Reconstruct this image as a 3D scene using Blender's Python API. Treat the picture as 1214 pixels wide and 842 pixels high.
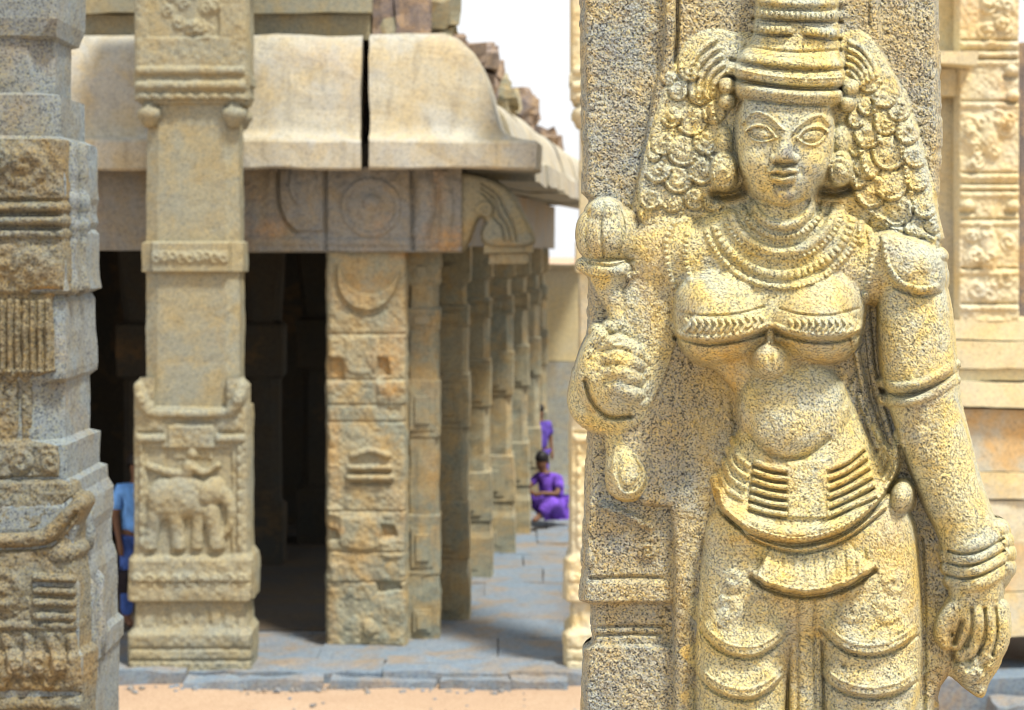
import bpy, math, random
import numpy as np
R = math.radians
for o in list(bpy.data.objects):
    bpy.data.objects.remove(o)
S = bpy.context.scene
C = S.collection
F = 2300.0          # focal length in photo pixels
HC = 3.6            # lens height above the sand
# ---------------------------------------------------------------- camera
cam_d = bpy.data.cameras.new('camera')
cam = bpy.data.objects.new('camera', cam_d); C.objects.link(cam)
cam.location = (0, 0, HC); cam.rotation_euler = (R(90), 0, 0)
cam_d.sensor_width = 36; cam_d.lens = F / 1214 * 36
cam_d.shift_y = -121 / 1214
cam_d.clip_start = .05; cam_d.clip_end = 3000
cam_d.dof.use_dof = True; cam_d.dof.focus_distance = 4.08
cam_d.dof.aperture_fstop = 6.5
S.camera = cam
# ---------------------------------------------------------------- sky and sun
w = bpy.data.worlds.new('World'); S.world = w; w.use_nodes = True
nt = w.node_tree; bg = nt.nodes['Background']
sky = nt.nodes.new('ShaderNodeTexSky'); sky.sky_type = 'NISHITA'; sky.sun_disc = False
SUN_EL, SUN_AZ = 63, 40         # azimuth measured from behind the camera towards its right
sky.sun_elevation = R(SUN_EL); sky.sun_rotation = R(180 - SUN_AZ)
sky.dust_density = 4.0; sky.air_density = 1.0; sky.ozone_density = 1.0
mixn = nt.nodes.new('ShaderNodeMix'); mixn.data_type = 'RGBA'
mixn.inputs[0].default_value = 0.72
nt.links.new(sky.outputs[0], mixn.inputs[6]); mixn.inputs[7].default_value = (19.5, 19.8, 20.2, 1)
nt.links.new(mixn.outputs[2], bg.inputs[0]); bg.inputs[1].default_value = 0.055
sd = bpy.data.lights.new('sun', 'SUN'); sun = bpy.data.objects.new('sun', sd); C.objects.link(sun)
sd.energy = 4.2; sd.angle = R(8); sd.color = (1, .96, .88)
sun.rotation_euler = (R(90 - SUN_EL), 0, R(SUN_AZ))
S.view_settings.view_transform = 'Standard'; S.view_settings.look = 'None'
S.view_settings.gamma = 1; S.view_settings.exposure = 0.36
S.cycles.max_bounces = 4; S.cycles.diffuse_bounces = 1; S.cycles.filter_width = .8

# ---------------------------------------------------------------- helpers
def W(px, py, Z):
    "photo pixel at distance Z -> world point"
    return ((px - 607) * Z / F, Z, HC + (300 - py) * Z / F)

def tag(o, label=None, cat=None, group=None, kind=None):
    if label: o['label'] = label
    if cat: o['category'] = cat
    if group: o['group'] = group
    if kind: o['kind'] = kind
    return o

def thing(name, loc, label, cat, group=None, rz=0):
    o = bpy.data.objects.new(name, None); C.objects.link(o)
    o.location = loc; o.rotation_euler = (0, 0, rz); o.empty_display_size = .2
    return tag(o, label, cat, group)

SIZE = [1.0]       # size factor of the building being laid out
EYE = np.array([0, 0, HC], dtype=np.float32)
def mesh_obj(name, V, Fc, m, parent=None, base=(0, 0, 0), smooth=False, normals=None):
    V = EYE + SIZE[0] * (np.asarray(V, dtype=np.float32) - EYE) - np.asarray(base, dtype=np.float32)
    me = bpy.data.meshes.new(name)
    if isinstance(Fc, np.ndarray):
        nf, k = Fc.shape
        me.vertices.add(len(V)); me.vertices.foreach_set('co', V.ravel())
        me.loops.add(nf * k); me.loops.foreach_set('vertex_index', Fc.astype(np.int32).ravel())
        me.polygons.add(nf)
        me.polygons.foreach_set('loop_start', np.arange(0, nf * k, k, dtype=np.int32))
        me.polygons.foreach_set('loop_total', np.full(nf, k, dtype=np.int32))
        me.update(calc_edges=True)
    else:
        me.from_pydata([tuple(map(float, v)) for v in V], [], Fc); me.update()
    if smooth:
        me.polygons.foreach_set('use_smooth', np.ones(len(me.polygons), dtype=bool))
    if normals is not None:
        me.normals_split_custom_set_from_vertices(normals.tolist())
    me.materials.append(m)
    o = bpy.data.objects.new(name, me); C.objects.link(o)
    if parent is not None: o.parent = parent
    return o

class MB:
    "collects shapes, links them as one mesh object"
    def __init__(s): s.v = []; s.f = []
    def add(s, V, Fc):
        n = len(s.v); s.v += [tuple(p) for p in V]; s.f += [tuple(i + n for i in f) for f in Fc]
    def build(s, name, m, parent=None, base=(0, 0, 0), smooth=False):
        return mesh_obj(name, s.v, s.f, m, parent, base, smooth)

# numpy value noise -------------------------------------------------------
def _hash(i, j, k, seed):
    n = (i * 374761393 + j * 668265263 + k * 2147483647 + seed * 974634777).astype(np.int64) & 0xffffffff
    n = ((n ^ (n >> 13)) * 1274126177) & 0xffffffff
    n = ((n ^ (n >> 15)) * 2246822519) & 0xffffffff
    return ((n ^ (n >> 16)) & 0xffff) / 65535.0 * 2 - 1
def noise3(P, scale, seed=0):
    q = np.asarray(P, dtype=np.float64) / scale
    i = np.floor(q).astype(np.int64); f = q - i; f = f * f * (3 - 2 * f)
    r = 0
    for a in (0, 1):
        for b in (0, 1):
            for c in (0, 1):
                wt = (f[..., 0] if a else 1 - f[..., 0]) * (f[..., 1] if b else 1 - f[..., 1]) * (f[..., 2] if c else 1 - f[..., 2])
                r = r + wt * _hash(i[..., 0] + a, i[..., 1] + b, i[..., 2] + c, seed)
    return r
def noise2(U, V, scale, seed=0):
    x = U / scale; y = V / scale
    i = np.floor(x).astype(np.int64); j = np.floor(y).astype(np.int64)
    fx = x - i; fy = y - j; fx = fx * fx * (3 - 2 * fx); fy = fy * fy * (3 - 2 * fy)
    z = np.zeros_like(i)
    return ((_hash(i, j, z, seed) * (1 - fx) + _hash(i + 1, j, z, seed) * fx) * (1 - fy)
            + (_hash(i, j + 1, z, seed) * (1 - fx) + _hash(i + 1, j + 1, z, seed) * fx) * fy)

# ---------------------------------------------------------------- materials
def new_mat(name):
    m = bpy.data.materials.new(name); m.use_nodes = True
    t = m.node_tree; b = t.nodes['Principled BSDF']
    b.inputs['Roughness'].default_value = .85
    b.inputs['Specular IOR Level'].default_value = .25
    return m, t, b
def ramp(t, fac, stops, interp='LINEAR'):
    r = t.nodes.new('ShaderNodeValToRGB'); cr = r.color_ramp; cr.interpolation = interp
    while len(cr.elements) < len(stops): cr.elements.new(.5)
    for e, (p, c) in zip(cr.elements, stops):
        e.position = p; e.color = (*c, 1) if len(c) == 3 else c
    t.links.new(fac, r.inputs[0]); return r.outputs[0]
def noise_n(t, co, scale, detail=4, rough=.6, dist=0):
    n = t.nodes.new('ShaderNodeTexNoise'); t.links.new(co, n.inputs['Vector'])
    n.inputs['Scale'].default_value = scale; n.inputs['Detail'].default_value = detail
    n.inputs['Roughness'].default_value = rough; n.inputs['Distortion'].default_value = dist
    return n
def mixc(t, fac, a, b, mode='MIX'):
    n = t.nodes.new('ShaderNodeMix'); n.data_type = 'RGBA'; n.blend_type = mode
    for s, v in ((0, fac), (6, a), (7, b)):
        if isinstance(v, (int, float)): n.inputs[s].default_value = v
        elif isinstance(v, tuple): n.inputs[s].default_value = (*v, 1)
        else: t.links.new(v, n.inputs[s])
    return n.outputs[2]
def mathn(t, op, a, b=0.0, clamp=False):
    n = t.nodes.new('ShaderNodeMath'); n.operation = op; n.use_clamp = clamp
    for s, v in ((0, a), (1, b)):
        if isinstance(v, (int, float)): n.inputs[s].default_value = v
        else: t.links.new(v, n.inputs[s])
    return n.outputs[0]
def blk(x): return ((0, (0, 0, 0)), (x, (0, 0, 0)))

def granite(name, base, warm, cool, grain=250, speck=.9, stain=.5, patch=3.0, bump=.35, streak=0, seed=0, orange=(.60, .30, .06), grainbump=1.0):
    """speckled granite: random mineral grains, broad warm / cool patches, ochre stains"""
    m, t, b = new_mat(name)
    tc = t.nodes.new('ShaderNodeTexCoord')
    mp = t.nodes.new('ShaderNodeMapping'); t.links.new(tc.outputs['Object'], mp.inputs[0])
    mp.inputs['Location'].default_value = (seed * 3.1, seed * 1.7, seed * 2.3)
    co = mp.outputs[0]
    # broad colour patches
    n1 = noise_n(t, co, patch, 5, .6)
    n2 = noise_n(t, co, patch * 2.3, 5, .65, .4)
    c = mixc(t, ramp(t, n1.outputs[0], ((.40, (0, 0, 0)), (.60, (1, 1, 1)))), cool, base)
    c = mixc(t, ramp(t, n2.outputs[0], ((.44, (0, 0, 0)), (.64, (1, 1, 1)))), c, warm)
    # mineral grains
    nd = noise_n(t, co, grain * .9, 2, .6)
    dv = t.nodes.new('ShaderNodeVectorMath'); dv.operation = 'SCALE'; t.links.new(nd.outputs['Color'], dv.inputs[0]); dv.inputs['Scale'].default_value = 1.3 / grain
    ad = t.nodes.new('ShaderNodeVectorMath'); ad.operation = 'ADD'; t.links.new(co, ad.inputs[0]); t.links.new(dv.outputs[0], ad.inputs[1])
    vo = t.nodes.new('ShaderNodeTexVoronoi'); vo.inputs['Scale'].default_value = grain; t.links.new(ad.outputs[0], vo.inputs['Vector'])
    sp = t.nodes.new('ShaderNodeSeparateColor'); t.links.new(vo.outputs['Color'], sp.inputs[0])
    vo2 = t.nodes.new('ShaderNodeTexVoronoi'); vo2.inputs['Scale'].default_value = grain * .55; t.links.new(ad.outputs[0], vo2.inputs['Vector'])
    sp2 = t.nodes.new('ShaderNodeSeparateColor'); t.links.new(vo2.outputs['Color'], sp2.inputs[0])
    g = ramp(t, sp.outputs[0], ((0, (.06, .065, .08)), (.12, (.12, .13, .15)), (.16, (.48, .53, .56)), (.36, (.72, .75, .76)), (.42, (1, 1, 1)),
                                (.70, (1.1, 1.08, .95)), (.84, (1.28, 1.12, .56)), (1, (1.4, 1.38, 1.3))))
    c = mixc(t, speck, c, mixc(t, 1.0, c, g, 'MULTIPLY'))
    g2 = ramp(t, sp2.outputs[1], ((0, (.3, .31, .34)), (.05, (.4, .41, .44)), (.09, (1, 1, 1)), (.8, (1, 1, 1)), (.9, (1.25, 1.2, 1.05))))
    c = mixc(t, speck, c, mixc(t, 1.0, c, g2, 'MULTIPLY'))
    # ochre stains
    n3 = noise_n(t, co, patch * .9, 6, .7, .6)
    s = ramp(t, n3.outputs[0], ((.55 - .06 * stain, (0, 0, 0)), (.70, (1, 1, 1))))
    sf = mathn(t, 'MULTIPLY', s, stain)
    at = t.nodes.new('ShaderNodeAttribute'); at.attribute_name = 'ochre'
    brk = noise_n(t, co, 22, 5, .7)
    a2 = mathn(t, 'MULTIPLY', at.outputs['Fac'], ramp(t, brk.outputs[0], ((.35, (.25, .25, .25)), (.6, (1, 1, 1)))))
    sf = mathn(t, 'MAXIMUM', sf, a2, True)
    c = mixc(t, sf, c, mixc(t, .8, c, mixc(t, .5, orange, mixc(t, 1.0, orange, g, 'MULTIPLY'))))
    wn = mathn(t, 'MULTIPLY', mathn(t, 'MULTIPLY', at.outputs['Fac'], -1.0, True), ramp(t, brk.outputs[0], ((.4, (0, 0, 0)), (.55, (1, 1, 1)))))
    c = mixc(t, wn, c, mixc(t, 1.0, (.17, .17, .19), g, 'MULTIPLY'))
    if streak:
        m2 = t.nodes.new('ShaderNodeMapping'); t.links.new(tc.outputs['Object'], m2.inputs[0]); m2.inputs['Scale'].default_value = (9, 9, .8)
        n4 = noise_n(t, m2.outputs[0], 1, 5, .65)
        c = mixc(t, mathn(t, 'MULTIPLY', ramp(t, n4.outputs[0], ((.5, (0, 0, 0)), (.7, (1, 1, 1)))), streak), c, (.05, .045, .04))
    t.links.new(c, b.inputs['Base Color'])
    # surface
    bn = noise_n(t, co, grain * .5, 4, .75)
    bu = t.nodes.new('ShaderNodeBump'); bu.inputs['Strength'].default_value = bump; bu.inputs['Distance'].default_value = grainbump / grain
    t.links.new(bn.outputs[0], bu.inputs['Height']); t.links.new(bu.outputs[0], b.inputs['Normal'])
    return m

M = {}
M['statue'] = granite('statue_granite', (.53, .495, .325), (.58, .48, .22), (.44, .46, .40), 450, .82, .40, 5, .5, seed=1, orange=(.60, .37, .08))
M['shaft'] = granite('shaft_granite', (.40, .375, .29), (.42, .355, .22), (.30, .325, .32), 400, .9, .15, 5, .55, seed=2, orange=(.50, .37, .14))
M['brown'] = granite('shaded_front_granite', (.175, .16, .115), (.185, .15, .09), (.16, .17, .155), 150, .6, .2, 2.2, .5, seed=14, orange=(.42, .26, .08))  # darker brown puts shade into the left pillar's front face
M['grey'] = granite('skylit_weathered_granite', (.20, .225, .24), (.20, .205, .185), (.195, .24, .275), 150, .55, .3, 2.2, .5, seed=3, orange=(.42, .26, .08))  # same pillar's stone, with bluish sky light put into its colour
M['tan'] = granite('tan_granite', (.30, .28, .20), (.315, .27, .165), (.26, .265, .22), 140, .45, .2, 1.6, .5, seed=4, orange=(.5, .32, .12))
M['eave'] = granite('eave_granite', (.46, .43, .345), (.47, .40, .27), (.43, .425, .39), 130, .35, .14, 1.3, .4, .28, seed=5)
M['pier'] = granite('pier_granite', (.34, .31, .215), (.39, .30, .16), (.27, .28, .225), 140, .4, .38, 1.8, .5, .3, seed=6, orange=(.52, .28, .08))
M['dark'] = granite('roof_stone', (.27, .21, .17), (.38, .27, .18), (.20, .17, .17), 130, .5, .4, 1.8, .5, .5, seed=7)
M['beam'] = granite('beam_granite', (.27, .26, .235), (.28, .24, .175), (.24, .25, .255), 140, .4, .3, 1.3, .5, .3, seed=8)
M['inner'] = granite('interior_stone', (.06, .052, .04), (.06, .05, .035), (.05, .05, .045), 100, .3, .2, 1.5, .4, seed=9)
M['hallshade'] = granite('shaded_floor_stone', (.10, .085, .07), (.12, .09, .06), (.08, .08, .08), 90, .3, .1, 1.0, .4, seed=15)  # dark base colour stands in for shade under the hall roof
M['floor'] = granite('paving_stone', (.20, .24, .29), (.26, .22, .18), (.18, .235, .30), 90, .35, .10, 1.0, .5, seed=10)
M['cream'] = granite('cream_stone', (.66, .58, .37), (.68, .54, .29), (.60, .56, .43), 110, .25, .18, 1.2, .4, seed=11)
M['rust'] = granite('rust_stained_stone', (.56, .47, .31), (.58, .40, .20), (.48, .46, .38), 110, .25, .7, 1.6, .4, seed=16, orange=(.62, .34, .10))
M['wallstone'] = granite('wall_plaster', (.62, .52, .30), (.62, .50, .27), (.55, .49, .34), 60, .2, .08, .8, .3, seed=12)
M['walllow'] = granite('wall_blocks', (.36, .36, .31), (.38, .34, .25), (.31, .34, .34), 60, .3, .15, 1.2, .4, seed=13)

def sand_mat():
    m, t, b = new_mat('sand'); tc = t.nodes.new('ShaderNodeTexCoord'); co = tc.outputs['Object']
    a = noise_n(t, co, .9, 6, .65); c = ramp(t, a.outputs[0], ((.3, (.34, .22, .14)), (.5, (.42, .29, .185)), (.7, (.48, .36, .255))))
    g = noise_n(t, co, 60, 4, .8); c = mixc(t, .5, c, ramp(t, g.outputs[0], ((.3, (.25, .17, .11)), (.5, (.6, .42, .28)), (.72, (.8, .65, .5)))), 'MIX')
    t.links.new(c, b.inputs['Base Color'])
    bu = t.nodes.new('ShaderNodeBump'); bu.inputs['Strength'].default_value = .6; bu.inputs['Distance'].default_value = .03
    t.links.new(g.outputs[0], bu.inputs['Height']); t.links.new(bu.outputs[0], b.inputs['Normal']); return m
M['sand'] = sand_mat()
def plain(name, col, var=.25, scale=30, rough=.8):
    m, t, b = new_mat(name); tc = t.nodes.new('ShaderNodeTexCoord')
    n = noise_n(t, tc.outputs['Object'], scale, 3, .6)
    d = tuple(x * (1 - var) for x in col); l = tuple(min(1, x * (1 + var)) for x in col)
    t.links.new(ramp(t, n.outputs[0], ((.35, d), (.65, l))), b.inputs['Base Color']); b.inputs['Roughness'].default_value = rough; return m
M['skin'] = plain('brown_skin', (.16, .08, .045), .1, 20, .5)
M['hair'] = plain('black_hair', (.012, .010, .010), .3, 90, .5)
M['blue'] = plain('blue_shirt_cloth', (.16, .38, .85), .25, 14)
M['jeans'] = plain('blue_trouser_cloth', (.06, .12, .38), .25, 20)
M['purple'] = plain('purple_sari_cloth', (.14, .06, .42), .55, 9)
M['navy'] = plain('violet_dress_cloth', (.10, .06, .34), .35, 12)
M['bag'] = plain('black_bag_leather', (.02, .015, .018), .3, 20)
# ---------------------------------------------------------------- carving tool
def catmull(pts, n=8):
    P = np.array(pts, dtype=float)
    if len(P) < 3 or n <= 1: return P
    Q = np.vstack([2 * P[0] - P[1], P, 2 * P[-1] - P[-2]]); out = []
    for i in range(1, len(Q) - 2):
        p0, p1, p2, p3 = Q[i - 1], Q[i], Q[i + 1], Q[i + 2]
        for k in range(n):
            s = k / n
            out.append(.5 * ((2 * p1) + (-p0 + p2) * s + (2 * p0 - 5 * p1 + 4 * p2 - p3) * s * s + (-p0 + 3 * p1 - 3 * p2 + p3) * s ** 3))
    out.append(P[-1]); return np.array(out)

def smax(a, b, k):
    if k <= 0: return np.maximum(a, b)
    h = np.clip(.5 + .5 * (a - b) / k, 0, 1)
    return b * (1 - h) + a * h + k * h * (1 - h)

class Relief:
    """a carved surface: height towards the viewer over a (u, v) drawing plane"""
    def __init__(s, u0, u1, v0, v1, step, w0=-60.0):
        s.u0, s.v0, s.st = u0, v0, step
        s.us = np.arange(u0, u1 + step * .5, step); s.vs = np.arange(v0, v1 + step * .5, step)
        s.U, s.V = np.meshgrid(s.us, s.vs); s.H = np.full(s.U.shape, float(w0)); s.L = np.zeros(s.U.shape, dtype=np.int16)
        s.O = np.zeros(s.U.shape); s.gain = 1.0
    def win(s, a, b, c, d):
        i0 = max(0, int((c - s.v0) / s.st)); i1 = min(len(s.vs), int((d - s.v0) / s.st) + 2)
        j0 = max(0, int((a - s.u0) / s.st)); j1 = min(len(s.us), int((b - s.u0) / s.st) + 2)
        return (slice(i0, max(i0, i1)), slice(j0, max(j0, j1)))
    def put(s, sl, h, k, lab):
        h = np.where(h < -3, -3 + (h + 3) * 7, h)
        H = s.H[sl]
        if lab is not None: s.L[sl] = np.where(h > H - .2, lab, s.L[sl])
        s.H[sl] = smax(H, h, k)
    def ell(s, u, v, w, ru, rv, rw, rot=0, k=8, lab=None, steep=7.0, p=2.0):
        m = max(ru, rv) + 34; sl = s.win(u - m, u + m, v - m, v + m); U = s.U[sl] - u; V = s.V[sl] - v
        c, n = math.cos(R(rot)), math.sin(R(rot)); x = (U * c + V * n) / ru; y = (-U * n + V * c) / rv
        q = (np.abs(x) ** p + np.abs(y) ** p) ** (1 / p)
        h = np.where(q < 1, w + rw * np.sqrt(np.clip(1 - q * q, 0, 1)), w - steep * (q - 1) * min(ru, rv))
        s.put(sl, h, k, lab)
    def _line(s, pts, m, n=8):
        P = catmull(pts, n)
        sl = s.win(P[:, 0].min() - m, P[:, 0].max() + m, P[:, 1].min() - m, P[:, 1].max() + m)
        U = s.U[sl]; V = s.V[sl]; best = np.full(U.shape, 1e9); T = np.zeros(U.shape); X = np.zeros((P.shape[1] - 2,) + U.shape); sg = np.zeros(U.shape)
        acc = 0
        for a, b in zip(P[:-1], P[1:]):
            d = b[:2] - a[:2]; L = math.hypot(*d)
            if L < 1e-6: continue
            t = np.clip(((U - a[0]) * d[0] + (V - a[1]) * d[1]) / (L * L), 0, 1)
            dx = U - a[0] - t * d[0]; dy = V - a[1] - t * d[1]; dist = np.hypot(dx, dy); q = dist < best
            best = np.where(q, dist, best); T = np.where(q, acc + t * L, T); sg = np.where(q, np.sign(d[0] * (V - a[1]) - d[1] * (U - a[0])), sg)
            for i in range(X.shape[0]): X[i] = np.where(q, a[2 + i] + t * (b[2 + i] - a[2 + i]), X[i])
            acc += L
        return sl, best, T, X, sg, acc
    def tube(s, pts, rel=1.0, k=8, lab=None, steep=7.0, n=8):
        "pts (u, v, w, r): a limb"
        sl, d, T, X, sg, L = s._line(pts, max(p[3] for p in pts) + 34, n); w, r = X[0], X[1]
        h = np.where(d < r, w + rel * np.sqrt(np.clip(r * r - d * d, 0, None)), w - steep * (d - r)); s.put(sl, h, k, lab)
    def band(s, pts, r, amp, bead=0, lab=None, n=8, hard=.5, amp2=.35):
        "pts (u, v): a cord lying on the surface, optionally beaded"
        sl, d, T, X, sg, L = s._line(pts, r + 4, n); q = np.clip(1 - (d / r) ** 2, 0, 1) ** hard
        if bead:
            nb = max(1, round(L / bead)); q = q * (amp2 + (1 - amp2) * np.abs(np.sin(math.pi * T / L * nb)) ** .7)
        s.H[sl] += s.gain * amp * q
        if lab is not None: s.L[sl] = np.where(d < r + .6, lab, s.L[sl])
    def cut(s, pts, r, depth, n=8):
        sl, d, T, X, sg, L = s._line(pts, r * 3, n); s.H[sl] -= s.gain * depth * np.exp(-(d / r) ** 2)
    def hem(s, pts, amp, run, side=1, drop=1.5, n=8, lab=None):
        "raised cloth ending at a hem: high on one side of the line, fading away over run"
        sl, d, T, X, sg, L = s._line(pts, run * 1.6, n); sdist = d * sg * side
        e = np.clip(np.minimum(T, L - T) / 8, 0, 1)
        up = np.where(sdist > 0, np.exp(-(sdist / run) ** 2), np.clip(1 + sdist / drop, 0, 1)) * e; s.H[sl] += s.gain * amp * up
        if lab is not None: s.L[sl] = np.where((sdist > -drop) & (d < run * 1.3), lab, s.L[sl])
    def polysd(s, poly, m):
        P = np.array(poly, float); sl = s.win(P[:, 0].min() - m, P[:, 0].max() + m, P[:, 1].min() - m, P[:, 1].max() + m)
        U = s.U[sl]; V = s.V[sl]; best = np.full(U.shape, 1e9); ins = np.zeros(U.shape, bool)
        for a, b in zip(P, np.roll(P, -1, 0)):
            d = b - a; L2 = max(1e-9, (d * d).sum()); t = np.clip(((U - a[0]) * d[0] + (V - a[1]) * d[1]) / L2, 0, 1)
            best = np.minimum(best, np.hypot(U - a[0] - t * d[0], V - a[1] - t * d[1]))
            if a[1] != b[1]:
                c = ((a[1] > V) != (b[1] > V)) & (U < (b[0] - a[0]) * (V - a[1]) / (b[1] - a[1]) + a[0]); ins ^= c
        return sl, np.where(ins, best, -best)
    def raise_poly(s, poly, amp, edge=4, dome=0, domer=20, lab=None, smooth=True):
        if smooth: poly = catmull([*poly, poly[0]], 4)[:-1]
        sl, d = s.polysd(poly, edge + 2); q = np.clip(d / edge + .5, 0, 1); q = q * q * (3 - 2 * q)
        s.H[sl] += amp * q + dome * (1 - np.exp(-np.clip(d, 0, None) / domer))
        if lab is not None: s.L[sl] = np.where(d > -edge * .5, lab, s.L[sl])
    def plate_poly(s, poly, w, dome=0, domer=20, k=3, steep=4, lab=None, smooth=True, rnd=5):
        if smooth: poly = catmull([*poly, poly[0]], 4)[:-1]
        sl, d = s.polysd(poly, 36); x = np.clip(1 - d / rnd, 0, None)
        h = np.where(d > 0, w + dome * (1 - np.exp(-np.clip(d, 0, None) / domer)) - rnd * .6 * np.clip(x, 0, 1) ** 2, w - rnd * .6 + steep * d)
        s.put(sl, h, k, lab)
    def curl(s, u, v, r, amp=4, rot=0, turns=1.6, lab=None, hand=1):
        "one spiral curl of hair or scroll"
        sl = s.win(u - r - 3, u + r + 3, v - r - 3, v + r + 3); x = s.U[sl] - u; y = s.V[sl] - v; q = np.hypot(x, y) / r; th = np.arctan2(y, x) * hand + R(rot)
        dome = np.clip(1 - q ** 3, 0, 1) ** .6; spir = .5 + .5 * np.cos(th + turns * 2 * math.pi * q)
        s.H[sl] += s.gain * amp * dome * (.45 + .55 * spir)
        if lab is not None: s.L[sl] = np.where(q < 1, lab, s.L[sl])
    def dot(s, u, v, r, amp, lab=None):
        sl = s.win(u - r - 2, u + r + 2, v - r - 2, v + r + 2); q = np.hypot(s.U[sl] - u, s.V[sl] - v) / r
        s.H[sl] += amp * np.sqrt(np.clip(1 - q * q, 0, 1))
        if lab is not None: s.L[sl] = np.where(q < 1.05, lab, s.L[sl])
    def ochre(s, u, v, ru, rv, a=1.0, rot=0):
        m = max(ru, rv) * 1.6; sl = s.win(u - m, u + m, v - m, v + m); U = s.U[sl] - u; V = s.V[sl] - v
        c, n = math.cos(R(rot)), math.sin(R(rot)); q = np.hypot((U * c + V * n) / ru, (-U * n + V * c) / rv) + .35 * noise2(s.U[sl], s.V[sl], 14, 5)
        s.O[sl] = np.maximum(s.O[sl], a * np.clip(1.35 - q, 0, 1))
    def worn(s, u, v, ru, rv, a=1.0):
        sl = s.win(u - ru * 1.6, u + ru * 1.6, v - rv * 1.6, v + rv * 1.6); q = np.hypot((s.U[sl] - u) / ru, (s.V[sl] - v) / rv) + .35 * noise2(s.U[sl], s.V[sl], 7, 6)
        s.O[sl] = np.where(q < 1.3, -a * np.clip(1.3 - q, 0, 1), s.O[sl])
    def weather(s, a=((2.2, .45), (5, .5), (14, .8)), seed=1):
        for i, (sc, am) in enumerate(a): s.H += am * noise2(s.U, s.V, sc, seed + i)
    def blur(s, n=1):
        for _ in range(n):
            H = s.H; P = np.pad(H, 1, mode='edge')
            s.H = (4 * H + 2 * (P[:-2, 1:-1] + P[2:, 1:-1] + P[1:-1, :-2] + P[1:-1, 2:]) + P[:-2, :-2] + P[:-2, 2:] + P[2:, :-2] + P[2:, 2:]) / 16
    def emit(s, Z, names, parent, base, floor=-45, back=None, persp=False):
        "names: {label: (object name, material, parent or None)}; returns the objects"
        k = Z / F; H = s.H; g = (1 - H / F) if persp else 1.0
        X = (s.U - 607) * k * g; Zz = HC + (300 - s.V) * k * g; Y = Z - H * k
        P = np.stack([X, Y, Zz], -1)
        ok = H > floor; cell = ok[:-1, :-1] & ok[1:, :-1] & ok[:-1, 1:] & ok[1:, 1:]
        Nv = H.shape[1]; idx = np.arange(H.size).reshape(H.shape)
        du = np.gradient(P, axis=1); dv = np.gradient(P, axis=0); N = np.cross(dv, du)   # v runs down: faces the viewer
        N /= np.linalg.norm(N, axis=-1, keepdims=True) + 1e-12; N = N.reshape(-1, 3)
        if (N[:, 1].mean() > 0): N = -N
        quads = np.stack([idx[:-1, :-1], idx[1:, :-1], idx[1:, 1:], idx[:-1, 1:]], -1)
        cl = s.L[:-1, :-1]; Pf = P.reshape(-1, 3); Of = s.O.ravel(); objs = {}
        labs = [l for l in names]; keep = np.isin(cl, labs); cl = np.where(keep, cl, labs[0])
        for l in labs:
            q = quads[cell & (cl == l)]
            if len(q) == 0: continue
            u, inv = np.unique(q, return_inverse=True); fc = inv.reshape(q.shape); V = Pf[u]; NN = N[u]; OO = Of[u]
            if back is not None and l == labs[0]:
                # rim and back sheet under the whole carving
                pad = np.pad(cell, 1); loops = []
                for (a, b, di, dj) in ((0, 1, 0, -1), (1, 2, 1, 0), (2, 3, 0, 1), (3, 0, -1, 0)):
                    nb = pad[1 + di:pad.shape[0] - 1 + di, 1 + dj:pad.shape[1] - 1 + dj]
                    e = quads[cell & ~nb][:, [a, b]]; loops.append(e)
                E = np.vstack(loops); ue, ie = np.unique(E, return_inverse=True); ie = ie.reshape(E.shape); n0 = len(V); n1 = len(ue)
                top = Pf[ue]; kb = Z - back * k; bot = top.copy(); bot[:, 1] = kb
                V = np.vstack([V, top, bot]); nn = np.tile(np.array([[0., 1, 0]]), (n1, 1))
                NN = np.vstack([NN, N[ue], N[ue]]); OO = np.concatenate([OO, Of[ue], Of[ue]])
                fc = np.vstack([fc, np.stack([ie[:, 0] + n0, ie[:, 0] + n0 + n1, ie[:, 1] + n0 + n1, ie[:, 1] + n0], -1)])
                c3 = cell[::1, ::1]; qq = quads[c3]; u2, i2 = np.unique(qq, return_inverse=True); i2 = i2.reshape(qq.shape) + len(V)
                bk = Pf[u2].copy(); bk[:, 1] = kb; V = np.vstack([V, bk]); NN = np.vstack([NN, np.tile(np.array([[0., 1, 0]]), (len(u2), 1))]); OO = np.concatenate([OO, Of[u2]])
                fc = np.vstack([fc, i2[:, ::-1]])
            nm, mt, par = names[l]; o = mesh_obj(nm, V, fc, mt, objs.get(par, parent) if par is not None else parent, base, True, NN)
            if np.abs(s.O).max() > 0:
                at = o.data.attributes.new('ochre', 'FLOAT', 'POINT'); at.data.foreach_set('value', OO.astype(np.float32))
            objs[l] = o
        return objs
# ---------------------------------------------------------------- building helpers
def box(mb, x0, x1, y0, y1, z0, z1):
    V_ = [(x0, y0, z0), (x1, y0, z0), (x1, y1, z0), (x0, y1, z0), (x0, y0, z1), (x1, y0, z1), (x1, y1, z1), (x0, y1, z1)]
    mb.add(V_, [(0, 3, 2, 1), (4, 5, 6, 7), (0, 1, 5, 4), (1, 2, 6, 5), (2, 3, 7, 6), (3, 0, 4, 7)])

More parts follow.
